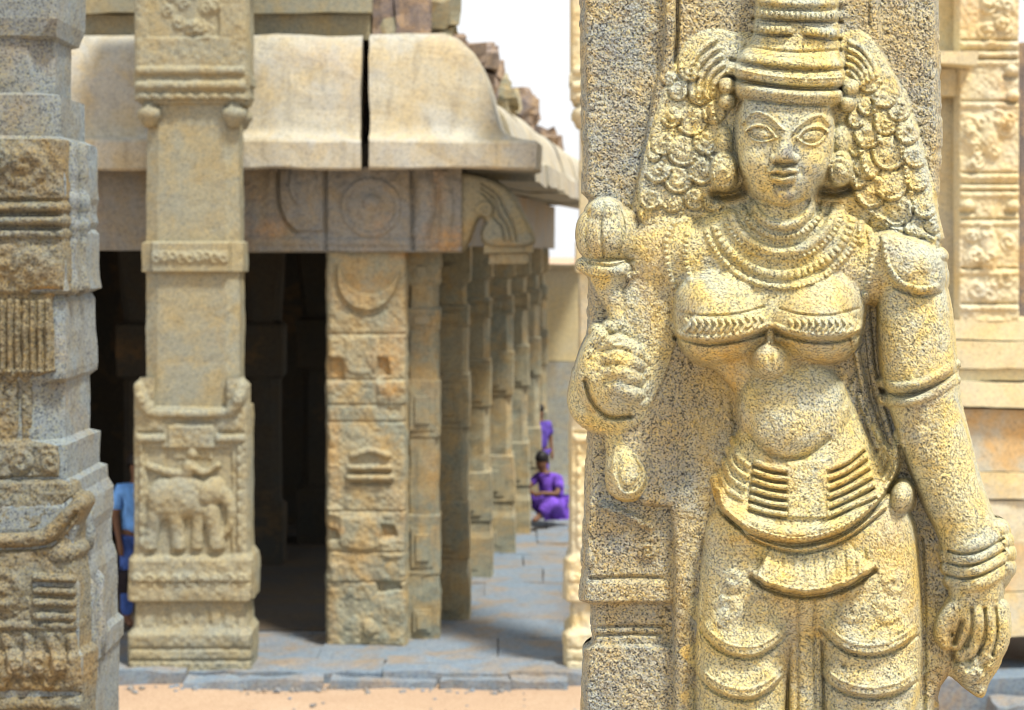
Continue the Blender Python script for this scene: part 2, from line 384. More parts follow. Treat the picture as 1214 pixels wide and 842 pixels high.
def stack(rings, cx, cy, nz=.06, nside=6, wear=.006, seed=0, rot=0, deep=1.0):
    """square / chamfered column: rings (z, half width, chamfer), from the bottom up, worn edges"""
    out = []
    rings = sorted(rings, key=lambda q: q[0])
    prof = [rings[0]]
    for a, b in zip(rings[:-1], rings[1:]):
        n = max(1, int(abs(b[0] - a[0]) / nz))
        for i in range(1, n + 1):
            t = i / n; prof.append(tuple(a[j] + (b[j] - a[j]) * t for j in range(3)))
    V_ = []
    for z, h, c in prof:
        c = max(c, .006); q = [(-h + c, -h), (h - c, -h), (h, -h + c), (h, h - c), (h - c, h), (-h + c, h), (-h, h - c), (-h, -h + c)]
        for i in range(8):
            a, b = q[i], q[(i + 1) % 8]; n = nside if i % 2 == 0 else 2
            for j in range(n): V_.append((a[0] + (b[0] - a[0]) * j / n, a[1] + (b[1] - a[1]) * j / n, z))
    m = 4 * (nside + 2); V_ = np.array(V_)
    D = np.stack([noise3(V_ + seed * 7.3, .22, 1 + q) * 1.3 + noise3(V_ + seed * 7.3, .07, 5 + q) for q in range(3)], -1) * wear
    D[:, 2] *= .6; V_ = V_ + D
    V_[:, 1] *= deep
    if rot: c_, s_ = math.cos(rot), math.sin(rot); V_[:, :2] = V_[:, :2] @ np.array([[c_, s_], [-s_, c_]])
    V_[:, 0] += cx; V_[:, 1] += cy
    Fc = []
    for i in range(len(prof) - 1):
        for j in range(m): Fc.append((i * m + j, i * m + (j + 1) % m, (i + 1) * m + (j + 1) % m, (i + 1) * m + j))
    Fc.append(tuple(range(m - 1, -1, -1))); Fc.append(tuple(range((len(prof) - 1) * m, len(prof) * m)))
    return V_, Fc

def lathe(prof, cx, cy, n=16):
    V_ = []; Fc = []
    for z, r_ in prof:
        for j in range(n): a = 2 * math.pi * j / n; V_.append((cx + r_ * math.cos(a), cy + r_ * math.sin(a), z))
    for i in range(len(prof) - 1):
        for j in range(n): Fc.append((i * n + j, i * n + (j + 1) % n, (i + 1) * n + (j + 1) % n, (i + 1) * n + j))
    Fc.append(tuple(range(n - 1, -1, -1))); Fc.append(tuple(range((len(prof) - 1) * n, len(prof) * n)))
    return V_, Fc

def wearbox(x0, x1, y0, y1, z0, z1, wear=.008, cell=.12, seed=0, taper=0):
    "a dressed stone block with slightly uneven faces"
    bm = MB(); L = (x1 - x0, y1 - y0, z1 - z0); n = [max(1, min(40, int(l / cell))) for l in L]
    idx = {}; V_ = []; Fc = []
    def vid(i, j, k):
        if (i, j, k) not in idx: idx[(i, j, k)] = len(V_); V_.append((x0 + L[0] * i / n[0], y0 + L[1] * j / n[1], z0 + L[2] * k / n[2]))
        return idx[(i, j, k)]
    for k in (0, n[2]):
        for i in range(n[0]):
            for j in range(n[1]):
                q = [vid(i, j, k), vid(i + 1, j, k), vid(i + 1, j + 1, k), vid(i, j + 1, k)]; Fc.append(tuple(q if k else q[::-1]))
    for j in (0, n[1]):
        for i in range(n[0]):
            for k in range(n[2]):
                q = [vid(i, j, k), vid(i + 1, j, k), vid(i + 1, j, k + 1), vid(i, j, k + 1)]; Fc.append(tuple(q if not j else q[::-1]))
    for i in (0, n[0]):
        for j in range(n[1]):
            for k in range(n[2]):
                q = [vid(i, j, k), vid(i, j + 1, k), vid(i, j + 1, k + 1), vid(i, j, k + 1)]; Fc.append(tuple(q if i else q[::-1]))
    V_ = np.array(V_); D = np.stack([noise3(V_ + seed * 3.1, .35, 1 + q) + .6 * noise3(V_ + seed * 3.1, .1, 5 + q) for q in range(3)], -1) * wear
    return V_ + D, Fc

def px_rings(spec, Z, ch=.02):
    "spec (photo v, half width in photo px, chamfer px) -> rings in metres"
    k = Z / F; return [(HC + (300 - v) * k, h * k, c * k) for v, h, c in spec]
# ================================================================ setting
def build_ground():
    n = 90; xs = np.concatenate([np.linspace(-600, -14, 12), np.linspace(-13, 13, n), np.linspace(14, 600, 12)])
    ys = np.concatenate([np.linspace(-60, 4, 6), np.linspace(5, 30, n), np.linspace(34, 1500, 14)])
    X, Y = np.meshgrid(xs, ys); P = np.stack([X, Y, 0 * X], -1); near = (np.abs(X) < 13) & (Y > 5) & (Y < 30)
    P[..., 2] = -.012 + np.where(near, .02 * noise3(P, .7, 2) + .012 * noise3(P, .25, 3), 0)
    nv = X.shape[1]; idx = np.arange(X.size).reshape(X.shape)
    q = np.stack([idx[:-1, :-1], idx[:-1, 1:], idx[1:, 1:], idx[1:, :-1]], -1).reshape(-1, 4)
    tag(mesh_obj('ground', P.reshape(-1, 3), q, M['sand'], smooth=True), kind='structure')
    # stone paved platform of the hall: big uneven slabs, one sheet of blocks
    mb = MB(); rng = random.Random(3); y = 16.28; row = 0
    while y < 32:
        d = .55 if row == 0 else rng.uniform(.8, 1.3); x = -9 + rng.uniform(-.5, 0)
        while x < 2.6:
            wd = rng.uniform(.9, 1.9) if row == 0 else rng.uniform(.8, 1.7); dy = rng.uniform(-.09, .07) if row == 0 else 0
            x1 = x + wd
            V_, Fc = wearbox(x + .004, min(x1, 9) - .004, y + dy, y + d - .004, -.06, (.095 if row == 0 else .056) + rng.uniform(-.010, .008), .012 + .012 * (row == 0), .16, rng.randint(0, 99))
            mb.add(V_, Fc); x = x1
        y += d; row += 1
    tag(mb.build('pavement', M['floor']), kind='structure')
    m_ = MB(); m_.add(*wearbox(-9.3, -1.76, 18.15, 25.2, -.02, .075, .006, .3, 2)); tag(m_.build('hall_floor', M['hallshade']), kind='structure')  # separate slab over the paving, the roof's shade painted into its colour
    # low worn kerb course in front of it
    for i, (x0, x1) in enumerate(((-6.6, -5.1), (-5.07, -3.6), (-2.72, -1.55), (-1.52, -.62), (-.6, -.02), (0, .45))):
        V_, Fc = wearbox(x0, x1, 16.02 + .03 * (i % 2), 16.22, -.05, .045 + .012 * (i % 3), .035, .1, i)
        if i < 2: continue
        names = ('', '', 'long low kerb stone lying beside the foot of the elephant pillar', 'pale worn kerb stone in the middle of the platform edge', 'short rounded kerb stone right of the middle one', 'kerb stone against the foot of the pillar partly hidden behind the statue')
        tag(mesh_obj('kerb_stone', V_, Fc, M['floor']), names[i], 'kerb stone', 'kerb stones along the platform edge')
build_ground()
def build_pebbles():
    rng = random.Random(12); mb = MB()
    for i in range(230):
        near = rng.random() < .6; x = rng.uniform(-4, 4.6); y = rng.uniform(15.85, 16.1) if near else rng.uniform(14.6, 16.1); r_ = rng.uniform(.006, .020) * (1.4 if near else 1)
        n = 6; V_ = [(x, y, r_ * .9)]; Fc = []
        for q, (h, w_) in enumerate(((.6, .8), (-.2, 1.0))):
            for j in range(n):
                a = 2 * math.pi * (j + .5 * q) / n; k_ = r_ * w_ * rng.uniform(.7, 1.15); V_.append((x + k_ * math.cos(a) * 1.3, y + k_ * math.sin(a), r_ * h))
        for j in range(n): Fc.append((0, 1 + j, 1 + (j + 1) % n)); Fc.append((1 + j, 7 + j, 7 + (j + 1) % n, 1 + (j + 1) % n))
        mb.add(V_, Fc)
    tag(mb.build('gravel', M['floor'], smooth=True), 'small loose pebbles and chips scattered on the sand along the kerb', 'gravel', kind='stuff')
build_pebbles()

# ================================================================ elephant pillar and its twin
Z2 = 16.4
DEEP = .54      # these pillars are about half as deep as wide
P2 = [(806, 71, 1), (752, 72, 1), (744, 66, 1), (716, 64, 1), (713, 72, 1), (682, 73, 1), (664, 71, 1), (656, 66, 1), (570, 65, 1), (500, 66, 1), (484, 65, 1), (482, 56, 14), (400, 56, 15), (324, 56, 15),
      (322, 60, 12), (288, 60, 12), (286, 56, 15), (200, 55, 15), (124, 54, 15), (122, 62, 1), (112, 66, 1), (100, 65, 1), (98, 68, 1), (88, 68, 1), (85, 65, 1), (0, 65, 1), (-60, 65, 1), (-62, 90, 1), (-110, 95, 1)]
def elephant_plate(c, parent, base, mat):
    r = Relief(c - 78, c + 72, 448, 812, 1.0, -30); U, V = r.U, r.V; r.gain = 1.5
    hw = np.interp(V, [448, 456, 460, 656, 664, 712, 714, 744, 752, 806, 812], [58, 66, 66, 66, 71, 72, 64, 66, 72, 71, 71]); lift = np.interp(V, [448, 656, 664, 712, 714, 744, 752, 812], [2, 2, 7, 8, 0, 2, 8, 7])
    d = hw - np.abs(U - c); r.H = np.where(d > 0, lift - 2 * np.clip(1 - d / 4, 0, 1), lift + 4 * d)
    r.H = np.where((V < 484) & (np.abs(U - c) < 42) & (V < 484 - 0), -30, r.H)
    # corner volutes and the bar between them
    for s_ in (-1, 1):
        r.tube([(c + s_ * 61, 460, 0, 7), (c + s_ * 57, 474, 3, 8), (c + s_ * 48, 488, 3, 6)], 1, 3); r.curl(c + s_ * 57, 470, 9, 1.5, 0, 1)
    r.tube([(c - 44, 490, 0, 6), (c, 491, 2, 6), (c + 44, 490, 0, 6)], 1, 2); r.cut([(c - 30, 498), (c + 30, 498)], 2, 5)
    for s_ in (-1, 1): r.band([(c + s_ * 60, 520), (c + s_ * 34, 520)], 5, 4); r.cut([(c + s_ * 62, 513), (c + s_ * 34, 513)], 1.5, 3)
    # frame and recessed panel
    r.raise_poly([(c - 50, 532), (c + 48, 532), (c + 48, 652), (c - 50, 652)], -5, 4, smooth=False); r.raise_poly([(c - 26, 505), (c + 26, 505), (c + 26, 545), (c - 26, 545)], 3, 3, smooth=False)
    for s_ in (-1, 1): r.band([(c + s_ * 58, 525), (c + s_ * 58, 650)], 3, 3, 14)
    # elephant: body, head with trunk, legs, tail, rider
    e = c - 10
    r.ell(e - 2, 590, -2, 36, 27, 14, -10, 4); r.ell(e - 22, 592, -2, 20, 26, 14, 0, 4); r.ell(e + 38, 582, -1, 16, 18, 12, 10, 4)
    for (x, dx, w_) in ((-30, -8, 9), (-8, 4, 10), (20, -3, 8), (34, 8, 10)): r.tube([(e + x, 605, -2, w_ + 2), (e + x + dx * .6, 628, -2, w_), (e + x + dx, 648, -2, w_)], 1, 3)
    r.tube([(e + 48, 584, -1, 9), (e + 58, 602, -1, 7), (e + 56, 624, -1, 6), (e + 48, 634, -1, 5)], 1, 3); r.ell(e + 30, 584, 6, 10, 13, 6, 0, 2)
    r.tube([(e - 38, 580, -2, 4), (e - 46, 600, -2, 3), (e - 44, 620, -2, 3)], 1, 2)
    r.ell(e + 8, 556, -2, 9, 14, 10, 15, 3); r.ell(e + 12, 538, -2, 7, 8, 9, 0, 3); r.tube([(e + 10, 552, 2, 5), (e + 26, 560, 2, 4), (e + 42, 552, 2, 4)], 1, 2); r.tube([(e - 40, 552, 0, 5), (e - 16, 560, 0, 5), (e + 4, 562, 0, 5)], 1, 3)
    r.cut([(c - 46, 655), (c + 46, 655)], 2.5, 6); r.cut([(c - 70, 690), (c + 70, 690)], 1.5, 2)
    for i in range(9): r.curl(c - 62 + i * 15.5, 686, 8, 3, i * 50)
    for i in range(8): r.cut([(c - 58 + i * 16, 720), (c - 58 + i * 16, 740)], 2, 2)
    for v_ in (768, 782): r.cut([(c - 70, v_), (c + 70, v_)], 1.6, 2.2)
    r.blur(1); r.weather(((5, .8), (14, 1.2)), 31)
    r.emit(Z2 + .01, {0: ('carved_panel', mat, None)}, parent, base, floor=-14, back=-16)
def temple_pillar(c, label, elephants, seed, mat):
    k = Z2 / F; cx = (c - 607) * k; hb = 66 * k; cy = Z2 + hb * DEEP + .012
    t = thing('temple_pillar', (cx, cy, 0), label, 'pillar', 'slender pillars along the platform edge'); b = tuple(t.location)
    V_, Fc = stack(px_rings(P2, Z2), cx, cy, .05, 8, .006, seed, deep=DEEP); mesh_obj('shaft', V_, Fc, mat, t, b)
    # bell pendants under the capital block
    for sx, sy in ((-1, -1), (1, -1), (1, 1), (-1, 1)):
        mbp = MB(); mbp.add(*lathe([(HC + (300 - v) * k, r_ * k) for v, r_ in ((121, 9), (127, 10), (130, 15), (138, 15), (141, 12), (148, 9), (151, 4))][::-1], cx + sx * 50 * k, cy + sy * 50 * k * DEEP))
        mbp.build('pendant', mat, t, b, True)
    # corbel brackets half way up the right side
    if elephants: elephant_plate(c, t, b, mat)
    # band and capital carving
    r = Relief(c - 68, c + 68, -20, 124, 1.0, -30); d = 65 - np.abs(r.U - c); r.H = np.where(d > 0, 3 - 2 * np.clip(1 - d / 4, 0, 1), 3 + 4 * d); r.H = np.where(r.V > 119, -30, r.H)
    r.raise_poly([(c - 50, -30), (c + 34, -30), (c + 34, 44), (c - 50, 44)], -4, 3, smooth=False); rng = random.Random(seed)
    for i in range(14): r.curl(c - 44 + rng.uniform(0, 74), rng.uniform(-16, 38), rng.uniform(7, 12), 3.5, rng.uniform(0, 360), 1.2)
    r.band([(c - 60, 84), (c + 60, 84)], 5, 3.5, 0); r.cut([(c - 64, 92), (c + 64, 92)], 2, 4); r.band([(c - 64, 102), (c + 64, 102)], 5, 4); r.cut([(c - 64, 110), (c + 64, 110)], 1.6, 3)
    for i in range(9): r.dot(c - 56 + i * 14, 114, 5, 2.5)
    r.blur(1); r.weather(((5, .6), (14, 1.0)), 41); r.emit(Z2 + .01, {0: ('capital_carving', mat, None)}, t, b, floor=-12, back=-14)
    r = Relief(c - 50, c + 50, 286, 324, 1.0, -30); d = np.minimum(45 - np.abs(r.U - c), 17 - np.abs(r.V - 305)); r.H = np.where(d > 0, 5, 5 + 4 * d)
    for i in range(9): r.curl(c - 40 + i * 10, 305, 8, 3, i * 90, 1.0)
    r.emit(Z2 + .03, {0: ('carved_band', mat, None)}, t, b, floor=-12, back=-14)
    return t
temple_pillar(226, 'slim tan pillar with an elephant carved near its foot, bell pendants under its capital', True, 3, M['tan'])
temple_pillar(744, 'pale pillar almost hidden behind the left side of the statue pillar', True, 8, M['cream'])

# ================================================================ grey pillar at the left edge
def left_pillar():
    Z = 8.0; k = Z / F; t = thing('temple_pillar', ((-60 - 607) * k, Z + .35, 0), 'thick grey carved pillar cut by the left edge of the photo', 'pillar'); b = tuple(t.location)
    # front right corner at photo u = c + half
    c = -19
    sp = [(1340, 128, 1), (1200, 128, 1), (1195, 120, 1), (842, 118, 1), (800, 118, 1), (795, 122, 1), (772, 122, 1), (765, 116, 1), (690, 115, 1), (670, 110, 1), (640, 110, 1), (625, 113, 1), (600, 112, 1), (588, 106, 1), (572, 105, 2),
          (568, 98, 6), (528, 98, 6), (522, 90, 25), (455, 90, 25), (449, 95, 9), (440, 96, 9), (358, 94, 9), (350, 90, 9), (345, 100, 3), (330, 98, 3), (276, 96, 1), (270, 92, 1), (262, 96, 1), (250, 94, 1), (240, 94, 1), (232, 96, 1), (165, 94, 1),
          (160, 84, 18), (112, 83, 18), (108, 72, 27), (44, 72, 27), (40, 78, 15), (20, 82, 7), (-40, 82, 7), (-80, 100, 1), (-120, 110, 1)]
    cx = (c - 607) * k; cy = Z + 94 * k
    V_, Fc = stack(px_rings(sp, Z), cx, cy, .03, 14, .004, 5); mesh_obj('shaft', V_, Fc, M['grey'], t, b)
    # front face carving
    r = Relief(-150, 112, 20, 900, 1.0, -30); U, V = r.U, r.V; r.gain = 1.15
    hw = -40 + np.interp(V, [20, 112, 160, 165, 345, 350, 440, 449, 522, 528, 568, 572, 600, 640, 690, 765, 772, 795, 900], [70, 74, 100, 132, 134, 120, 122, 96, 94, 128, 128, 142, 150, 148, 153, 154, 160, 160, 157])
    lf = np.interp(V, [20, 160, 163, 345, 350, 440, 449, 522, 528, 568, 572, 640, 690, 765, 772, 795, 800, 900], [-25, -25, -2, 2, -4, -4, -9, -9, -1, 0, 6, 10, 14, 16, 22, 22, 18, 18]) + 5
    d = hw - np.abs(U - c); r.H = np.where(d > 0, lf - 2 * np.clip(1 - d / 4, 0, 1), lf + 4 * d); r.H = np.where(V < 164, -30, r.H)
    for i in range(5):
        r.curl(30 - i * 62, 196, 28, 6, 90, 1.0, hand=-1); r.curl(-2 - i * 62, 190, 16, 5, 0, 1.2); r.curl(40 - i * 62, 318, 28, 6, 200, 1.1); r.curl(8 - i * 62, 308, 20, 5, 20, 1.0, hand=-1)
    for v_, a in ((246, 5), (262, 6), (278, 4)): r.band([(-200, v_), (80, v_)], 5, a)
    for v_ in (238, 254, 270): r.cut([(-200, v_), (80, v_)], 2, 5)
    r.cut([(40, 346), (72, 346)], 4, 7)
    for i in range(26): r.band([(66 - i * 9, 358), (66 - i * 9, 440)], 3.4, 5)
    for i in range(13): r.dot(64 - i * 17, 445, 8, 6)
    for u in (-20, 22, 60): r.cut([(u, 455), (u, 520)], 2, 5)
    for i in range(7): r.curl(60 - i * 34, 548, 15, 5, i * 60, 1.2); 
    r.cut([(-200, 567), (70, 567)], 2, 5)
    # mythical beast and rider, much worn
    r.tube([(96, 596, 12, 10), (84, 612, 14, 12), (62, 632, 14, 11), (30, 636, 12, 10), (-40, 636, 12, 10), (-150, 636, 12, 10)], 1, 4); r.cut([(96, 584), (70, 606), (46, 626), (10, 628), (-100, 628)], 2.5, 7)
    r.cut([(94, 606), (74, 634), (40, 648), (-100, 648)], 2.5, 6)
    r.ell(78, 654, 12, 20, 12, 10, -10, 4); 
    for u, v_, rr in ((10, 700, 30), (-30, 690, 22), (-80, 700, 30)): r.curl(u, v_, rr, 6, 30, 1.5)
    for i, v_ in enumerate((682, 696, 710, 726)): r.band([(48, v_), (90, v_ + 2)], 5, 6)
    r.cut([(46, 690), (90, 690)], 3, 7); r.band([(-200, 738), (98, 738)], 5, 4)
    for i in range(9): r.band([(90 - i * 26, 752), (96 - i * 26 + (4 if i % 2 else -4), 780), (88 - i * 26, 806)], 6, 6); r.curl(78 - i * 26, 782, 12, 4, i * 40)
    r.cut([(-200, 818), (98, 818)], 3, 6); r.band([(-200, 830), (98, 830)], 6, 4)
    r.blur(1); r.weather(((4, .9), (9, 1.2), (26, 1.8)), 51); r.ochre(50, 790, 120, 30, .35); r.ochre(60, 345, 20, 8, .8); r.ochre(20, 640, 90, 20, .2)
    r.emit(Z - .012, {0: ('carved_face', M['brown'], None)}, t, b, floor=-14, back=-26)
    # turned colonnettes on the right face
    for i, (dy, rr) in enumerate(((.10, 1.0), (.30, 1.0))):
        m = MB(); m.add(*lathe([(HC + (300 - v) * k, q * k * rr) for v, q in ((352, 2), (348, 13), (340, 15), (326, 11), (312, 8), (296, 9), (284, 12), (278, 9), (272, 14), (262, 15), (254, 9), (248, 13), (236, 15), (228, 13), (222, 8), (210, 12), (196, 13), (182, 9), (168, 12), (164, 4))], cx + 93 * k, Z + dy))
        m.build('colonnette', M['grey'], t, b, True)
    for dy, (za, zb), (ra, rb) in ((.12, (690, 800), (6, 9)), (.30, (690, 800), (6, 9)), (.2, (600, 660), (7, 9))):
        m = MB(); m.add(*lathe([(HC + (300 - v) * k, q * k) for v, q in ((zb, rb), ((za * 1 + zb * 2) / 3, rb + 4), ((za * 2 + zb) / 3, ra), (za + 8, ra + 3), (za, 2))], cx + 116 * k - (8 * k if za < 650 else 0), Z + dy)); m.build('leaf_boss', M['grey'], t, b, True)
left_pillar()
# ================================================================ the pillared hall
def sweep(profile, path, outs, closed=True):
    """profile (out, z) swept along path points (x, y); outs = outward (x, y) mitre vector per path point"""
    V_ = []; Fc = []; n = len(profile)
    for (x, y), (ox, oy) in zip(path, outs):
        for o_, z in profile: V_.append((x + ox * o_, y + oy * o_, z))
    for i in range(len(path) - 1):
        for j in range(n): Fc.append((i * n + j, (i + 1) * n + j, (i + 1) * n + (j + 1) % n, i * n + (j + 1) % n))
    Fc.append(tuple(range(n))); Fc.append(tuple(range(len(V_) - 1, len(V_) - n - 1, -1)))
    return V_, Fc
def smoothprof(pts, n=5): return [tuple(p) for p in catmull(pts, n)]
SL = .1012      # the hall's side runs away to the right of the line of sight
def hall():
    SIZE[0] = 1.026
    t = thing('pillared_hall', (-2.5, 19.5, 0), 'low open stone hall with curved overhanging eaves and a dark pillared interior', 'temple hall'); b = tuple(t.location)
    def part(name, VF, mat, par=t, smooth=False): return mesh_obj(name, VF[0], VF[1], M[mat], par, b, smooth)
    fl = .150
    # ---- corner pier with the crescent
    Z = 17.06; k = Z / F
    V_, Fc = wearbox((389 - 607) * k, (480 - 607) * k, Z + .03, Z + .62, fl, 3.62, .008, .1, 3); pc = part('pillar', (V_, Fc), 'pier'); pc['label'] = 'broad flat pier with a crescent carved at its top'
    r = Relief(384, 486, 296, 768, .8, -30); U, V = r.U, r.V; d = np.minimum(45.5 - np.abs(U - 434.5) + 1.2 * noise2(U, V, 14, 4), 766 - V); r.H = np.where(d > 0, 4 - 2 * np.clip(1 - d / 3, 0, 1), 4 + 4 * d)
    r.raise_poly([(402, 312), (400, 334), (410, 356), (430, 368), (452, 364), (468, 346), (474, 322), (462, 338), (446, 348), (428, 348), (412, 336)], 5, 3)
    r.cut([(398, 316), (398, 340), (410, 362), (434, 374), (458, 366)], 2, 3)
    for v_ in (396, 450, 480, 500, 606, 654, 690): r.cut([(388, v_), (480, v_)], 1.4, 2.2)
    for a in ((388, 408, 424, 452), (448, 462, 424, 446), (388, 402, 626, 640), (452, 470, 622, 636), (448, 476, 690, 700)):
        r.raise_poly([(a[0], a[2]), (a[1] - 3, a[2] + 2), (a[1], a[3] - 2), (a[0], a[3] + 2)], -8, 5, smooth=False)
    for a in ((410, 446, 400, 440), (448, 480, 452, 480), (388, 404, 600, 612), (404, 450, 612, 648), (452, 478, 640, 660), (392, 410, 668, 690)):
        r.raise_poly([(a[0], a[2] + 2), (a[1], a[2]), (a[1] - 2, a[3]), (a[0] + 2, a[3] - 1)], 3, 6, smooth=True)
    r.band([(418, 540), (438, 534), (460, 540)], 4, 5); r.band([(416, 554), (462, 554)], 3.5, 5); r.band([(414, 566), (464, 566)], 4, 6); r.cut([(416, 560), (462, 560)], 2, 4); r.cut([(416, 573), (462, 573)], 2, 5)
    r.ell(438, 744, 2, 9, 12, 8, 0, 2); r.blur(1); r.weather(((4, .7), (9, .8), (24, 1.4)), 61)
    for a in ((398, 440, 16, 22, .8), (456, 432, 16, 22, .9), (462, 460, 16, 10, .8), (396, 628, 12, 8, .8), (462, 634, 16, 8, .7), (470, 400, 14, 26, .5), (396, 540, 8, 60, .5), (480, 300, 14, 10, .8), (394, 760, 8, 70, .5)): r.ochre(*a)
    r.emit(Z, {0: ('carved_face', M['pier'], pc)}, pc, b, floor=-12, back=-14, )
    # ---- the receding row
    rows = [(522, 17.3, .16), (557, 18.2, .24), (583, 20.7, .30), (610, 22.35, .30), (628, 23.9, .30), (642, 26.0, .30), (650, 28.6, .30)]
    for i, (xr, Zp, h) in enumerate(rows):
        xc = (xr - 607) * Zp / F - h; s_ = h
        spec = [(fl - .02, s_ * .99, .01), (.55, s_ * .99, .01), (.62, s_ * .92, .01), (.72, s_ * .92, .01), (.74, s_ * .98, .01), (1.25, s_ * .97, .01), (1.27, s_ * .91, s_ * .22), (1.95, s_ * .91, s_ * .22), (1.97, s_ * .98, .01), (2.45, s_ * .98, .01), (2.47, s_ * .91, s_ * .22),
                (2.9, s_ * .91, s_ * .22), (2.92, s_ * .96, .02), (3.1, s_ * .98, .02), (3.12, s_ * .86, .04), (3.3, s_ * .86, .04), (3.34, s_ * 1.03, .01), (3.66, s_ * 1.03, .01)]
        if i > 1: spec = [(z, q * (1.0 if z > 1.2 else 1.04), c_) for z, q, c_ in spec]
        VF = stack(spec, xc, Zp + s_, .08, 6, .009, i + 11); p = part('pillar', VF, 'pier')
        # carved blocks on the front face
        for (z0, z1, wd) in ((.22, .42, .5), (.8, 1.15, .62), (2.02, 2.38, .7), (2.95, 3.05, .8), (3.36, 3.5, .5)):
            w1, w2, zm, hz = s_ * wd, s_ * wd * .6, (z0 + z1) / 2, (z1 - z0) / 2; V_ = []
            for (yy, ww, hh) in ((Zp + .04, w1, hz), (Zp - .014, w1, hz), (Zp - .016, w2, hz * .7), (Zp - .034, w2 * .95, hz * .66)): V_ += [(xc - ww, yy, zm - hh), (xc + ww, yy, zm - hh), (xc + ww, yy, zm + hh), (xc - ww, yy, zm + hh)]
            Fc = [(12, 13, 14, 15), (3, 2, 1, 0)] + [(q * 4 + j, q * 4 + (j + 1) % 4, q * 4 + 4 + (j + 1) % 4, q * 4 + 4 + j) for q in range(3) for j in range(4)]
            mesh_obj('carved_block', V_, Fc, M['pier'], p, b)
        if i: continue
        for z0 in (): m = MB(); m.add(*lathe([(z0, .03), (z0 + .05, .07), (z0 + .14, .085), (z0 + .2, .05), (z0 + .24, .02)], xc - s_ * .1, Zp - .01, 10)); m.build('boss', M['pier'], p, b, True)
    # ---- pillars deep inside and the back wall
    for (x, y, h) in ((-4.05, 21.6, .30), (-2.75, 21.6, .22), (-2.25, 23.2, .3), (-5.6, 21.4, .3), (-3.3, 19.4, .28) if False else (-6.6, 19, .3)):
        spec = [(fl, h, .01), (.8, h, .01), (.85, h * .8, .08), (2.2, h * .8, .08), (2.25, h, .01), (2.8, h, .01), (2.85, h * .8, .08), (3.7, h, .02)]
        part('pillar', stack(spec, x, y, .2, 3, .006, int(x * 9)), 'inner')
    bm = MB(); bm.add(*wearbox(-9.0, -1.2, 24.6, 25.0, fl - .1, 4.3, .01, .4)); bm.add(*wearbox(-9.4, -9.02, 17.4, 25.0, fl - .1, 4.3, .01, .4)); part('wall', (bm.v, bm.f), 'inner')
    # ---- front beam, carved
    Z = 16.98; k = Z / F
    part('beam', wearbox(-9.2, (545 - 607) * k, Z + .04, Z + .70, 3.625, 4.34, .008, .15, 5), 'beam')
    r = Relief(290, 552, 198, 300, .8, -30); U, V = r.U, r.V; bt = 298 + 1.0 * noise2(U, V, 30, 2)
    r.H = np.where(V < bt, 3, 3 + 4 * (bt - V)); r.H = np.where(U > 548, -30, r.H)
    r.band([(440 + 32 * math.cos(R(q)), 246 + 32 * math.sin(R(q))) for q in range(0, 361, 20)], 4, 2.4); r.ell(440, 246, -4, 20, 22, 12, 0, 4); r.dot(440, 240, 10, 3)
    r.raise_poly([(332, 190), (332, 240), (340, 262), (352, 274), (384, 274), (384, 190)], 5, 3, smooth=False); r.raise_poly([(346, 200), (344, 226), (356, 244), (374, 226), (372, 200)], 4, 4)
    r.cut([(330, 205), (330, 240), (340, 266), (352, 276)], 2, 4); r.cut([(386, 200), (386, 296)], 2, 5); r.cut([(488, 200), (490, 296)], 2.2, 6); r.band([(292, 286), (545, 288)], 5, 2.5)
    r.tube([(500, 200, -3, 12), (506, 240, -3, 14), (500, 276, -3, 12)], 1, 4); r.tube([(524, 206, -3, 9), (530, 240, -3, 10), (526, 290, -3, 9)], 1, 4)
    r.ochre(320, 270, 20, 14, .5); r.ochre(530, 284, 30, 16, .6); r.ochre(520, 230, 10, 30, .25); r.weather(((4, .8), (12, 1.2)), 67)
    bm_ = r.emit(Z, {0: ('beam_carving', M['beam'], None)}, t, b, floor=-12, back=-14)
    # ---- corbel curling out at the corner with its cap block
    Zc = 17.02; kc = Zc / F
    outl = catmull([(520, 204), (560, 208), (590, 218), (608, 234), (620, 256), (631, 280), (628, 289), (604, 291), (578, 289), (573, 276), (578, 262), (566, 256), (548, 296), (520, 298)], 3)
    n = len(outl); V_ = [((u - 607) * kc, Zc, HC + (300 - v) * kc) for u, v in outl] + [((u - 607) * kc, Zc + .55, HC + (300 - v) * kc) for u, v in outl]
    Fc = [tuple(range(n - 1, -1, -1)), tuple(range(n, 2 * n))] + [(i, (i + 1) % n, n + (i + 1) % n, n + i) for i in range(n)]
    cb = part('corbel', (V_, Fc), 'tan')
    r = Relief(515, 640, 200, 300, .8, -30); sl, d = r.polysd([tuple(p) for p in outl], 60); H = np.full(r.U.shape, -30.); H[sl] = np.where(d > 0, 4 - 2 * np.clip(1 - d / 3, 0, 1), 4 + 4 * d); r.H = np.maximum(H, -30)
    for o_ in (7, 14, 21): r.cut([(572, 212 + o_ * .8), (592 - o_ * .3, 224 + o_ * .9), (606 - o_, 244 + o_ * .6), (616 - o_, 268), (620 - o_, 285)], 1.8, 4)
    r.curl(575, 250, 12, 4); r.ochre(548, 275, 14, 18, .6); r.ochre(600, 290, 24, 8, .6); r.emit(Zc - .004, {0: ('corbel_scroll', M['tan'], cb)}, cb, b, floor=-12, back=-14)
    part('cap_stone', wearbox((574 - 607) * kc, (632 - 607) * kc, Zc + .02, Zc + .5, 3.60, 3.675, .008, .1), 'pier')
    part('cap_stone', wearbox((580 - 607) * kc, (626 - 607) * kc, Zc + .06, Zc + .46, 3.50, 3.595, .008, .1), 'pier')
